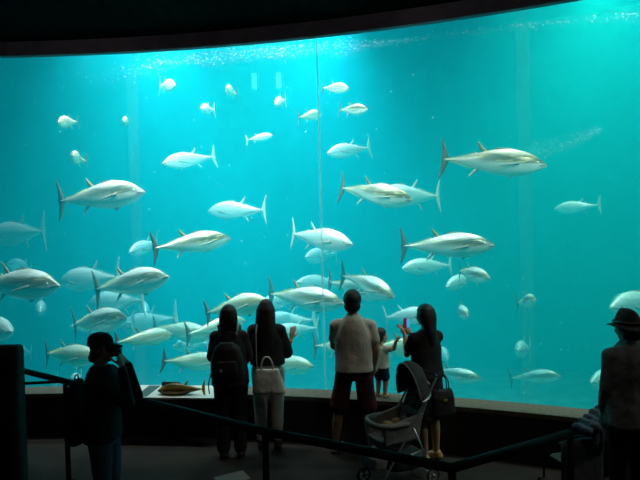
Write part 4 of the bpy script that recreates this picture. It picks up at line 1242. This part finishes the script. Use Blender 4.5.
bm = B_()
for i in range(420):
    t = rnd.random(); px = 528 + 72 * t + rnd.gauss(0, 2); py = 153 - 24 * t ** 1.4 + rnd.gauss(0, 1) * (7 - 5 * t)
    q = CAM + ray(px, py) * (8.6 + rnd.uniform(-.3, .3))
    g_ = bmesh.ops.create_icosphere(bm, subdivisions=1, radius=rnd.uniform(.002, .0045))
    for v in g_['verts']: v.co += q
o = link('bubble_plume', bm_mesh(bm), MT['bubble'])
tag(o, 'pale wisp of fine bubbles drifting above the highest large tuna', 'bubbles', kind='stuff')
# ------------------------------------------------------------------ light
w = bpy.data.worlds.new('world'); SC.world = w; w.use_nodes = True
w.node_tree.nodes['Background'].inputs[0].default_value = (0, 0, 0, 1)
w.node_tree.nodes['Background'].inputs[1].default_value = 0
def sun(name, col, e, d, ang):
    l = bpy.data.lights.new(name, 'SUN'); l.energy = e; l.color = col; l.angle = math.radians(ang)
    o = bpy.data.objects.new(name, l); COL.objects.link(o)
    o.rotation_euler = Vector(d).to_track_quat('-Z', 'Y').to_euler(); return o
def spot(name, loc, tgt, col, e, size, blend, rad):
    l = bpy.data.lights.new(name, 'SPOT'); l.energy = e; l.color = col; l.spot_size = math.radians(size); l.spot_blend = blend; l.shadow_soft_size = rad
    o = bpy.data.objects.new(name, l); COL.objects.link(o); o.location = loc
    o.rotation_euler = (Vector(tgt) - Vector(loc)).to_track_quat('-Z', 'Y').to_euler(); return o
def area(name, loc, tgt, col, e, sx, sy, spread=180):
    l = bpy.data.lights.new(name, 'AREA'); l.energy = e; l.color = col; l.shape = 'RECTANGLE'; l.size = sx; l.size_y = sy; l.spread = math.radians(spread)
    o = bpy.data.objects.new(name, l); COL.objects.link(o); o.location = loc
    o.rotation_euler = (Vector(tgt) - Vector(loc)).to_track_quat('-Z', 'Y').to_euler(); return o
sun('daylight', (1.0, .64, .58), 4.2, (-0.07, -0.012, -1), 6)
WARM = (1, .72, .70)
spot('tank_lamp', (-3.3, 9.8, 8.6), (-3.1, 9.8, 0), (1, .80, .84), 4600, 58, .8, .25)
spot('tank_lamp', (-0.6, 9.8, 8.6), (-0.5, 9.9, 0), (1, .78, .82), 5200, 56, .8, .25)
spot('tank_lamp', (4.4, 9.6, 8.8), (4.1, 9.4, 0), (1, .86, .60), 3700, 66, .8, .25)
spot('tank_lamp', (-4.0, 15, 8.6), (-3.8, 14.5, 0), (.5, .8, 1), 4800, 66, .8, .3)
spot('tank_lamp', (0.4, 15, 8.6), (0, 14.5, 0), (.5, .8, 1), 4500, 80, .8, .3)
spot('tank_lamp', (6.8, 13, 8.6), (6, 12.5, 0), (.5, 1, .6), 2500, 80, .8, .3)
# added fill lights inside the glass top, unseen, to brighten the fish flanks
for x in (-2.4, -.4, 3.8, 6.4):
    y = front_y(x, R + .45)
    area('fish_fill_light', (x, y, 5.6), (x * .75, y + 3.2, 1.5), (.95, .84, .74 - .03 * (x > 0)), 150 - 22 * (x > 0), 1.6, .25, 120)
spot('hall_downlight', (1.6, 3.4, 4.6), (0.8, 5.6, .6), (1, .88, .7), 34, 75, .8, .1)
spot('hall_downlight', (2.2, 0.8, 4.6), (2.0, 4.5, 0), (.95, .95, .95), 6, 80, .8, .1)
spot('hall_downlight', (-.8, 1.2, 4.6), (-2.0, 3.8, 1), (1, .95, .88), 7, 60, .8, .1)  # added to brighten the side of the kiosk
for x in (-4.6, -.8, 3.0):  # added fill spots that only lift the lintel strip
    spot('lintel_fill_light', (x * .3, -2.6, 3.9), (x, front_y(x, R), 4.75), (1, .9, .95), 55, 34, .5, .05)
SC.cycles.use_denoising = True
try:
    SC.cycles.denoiser = 'OPENIMAGEDENOISE'; SC.cycles.denoising_input_passes = 'RGB_ALBEDO_NORMAL'
except Exception: pass
SC.cycles.volume_bounces = 3
SC.cycles.max_bounces = 8
SC.cycles.diffuse_bounces = 3
SC.cycles.transparent_max_bounces = 12
SC.cycles.caustics_reflective = False; SC.cycles.caustics_refractive = False
vs_ = SC.view_settings
vs_.view_transform = 'Standard'; vs_.look = 'None'; vs_.gamma = 1; vs_.exposure = 0.0; vs_.use_curve_mapping = False
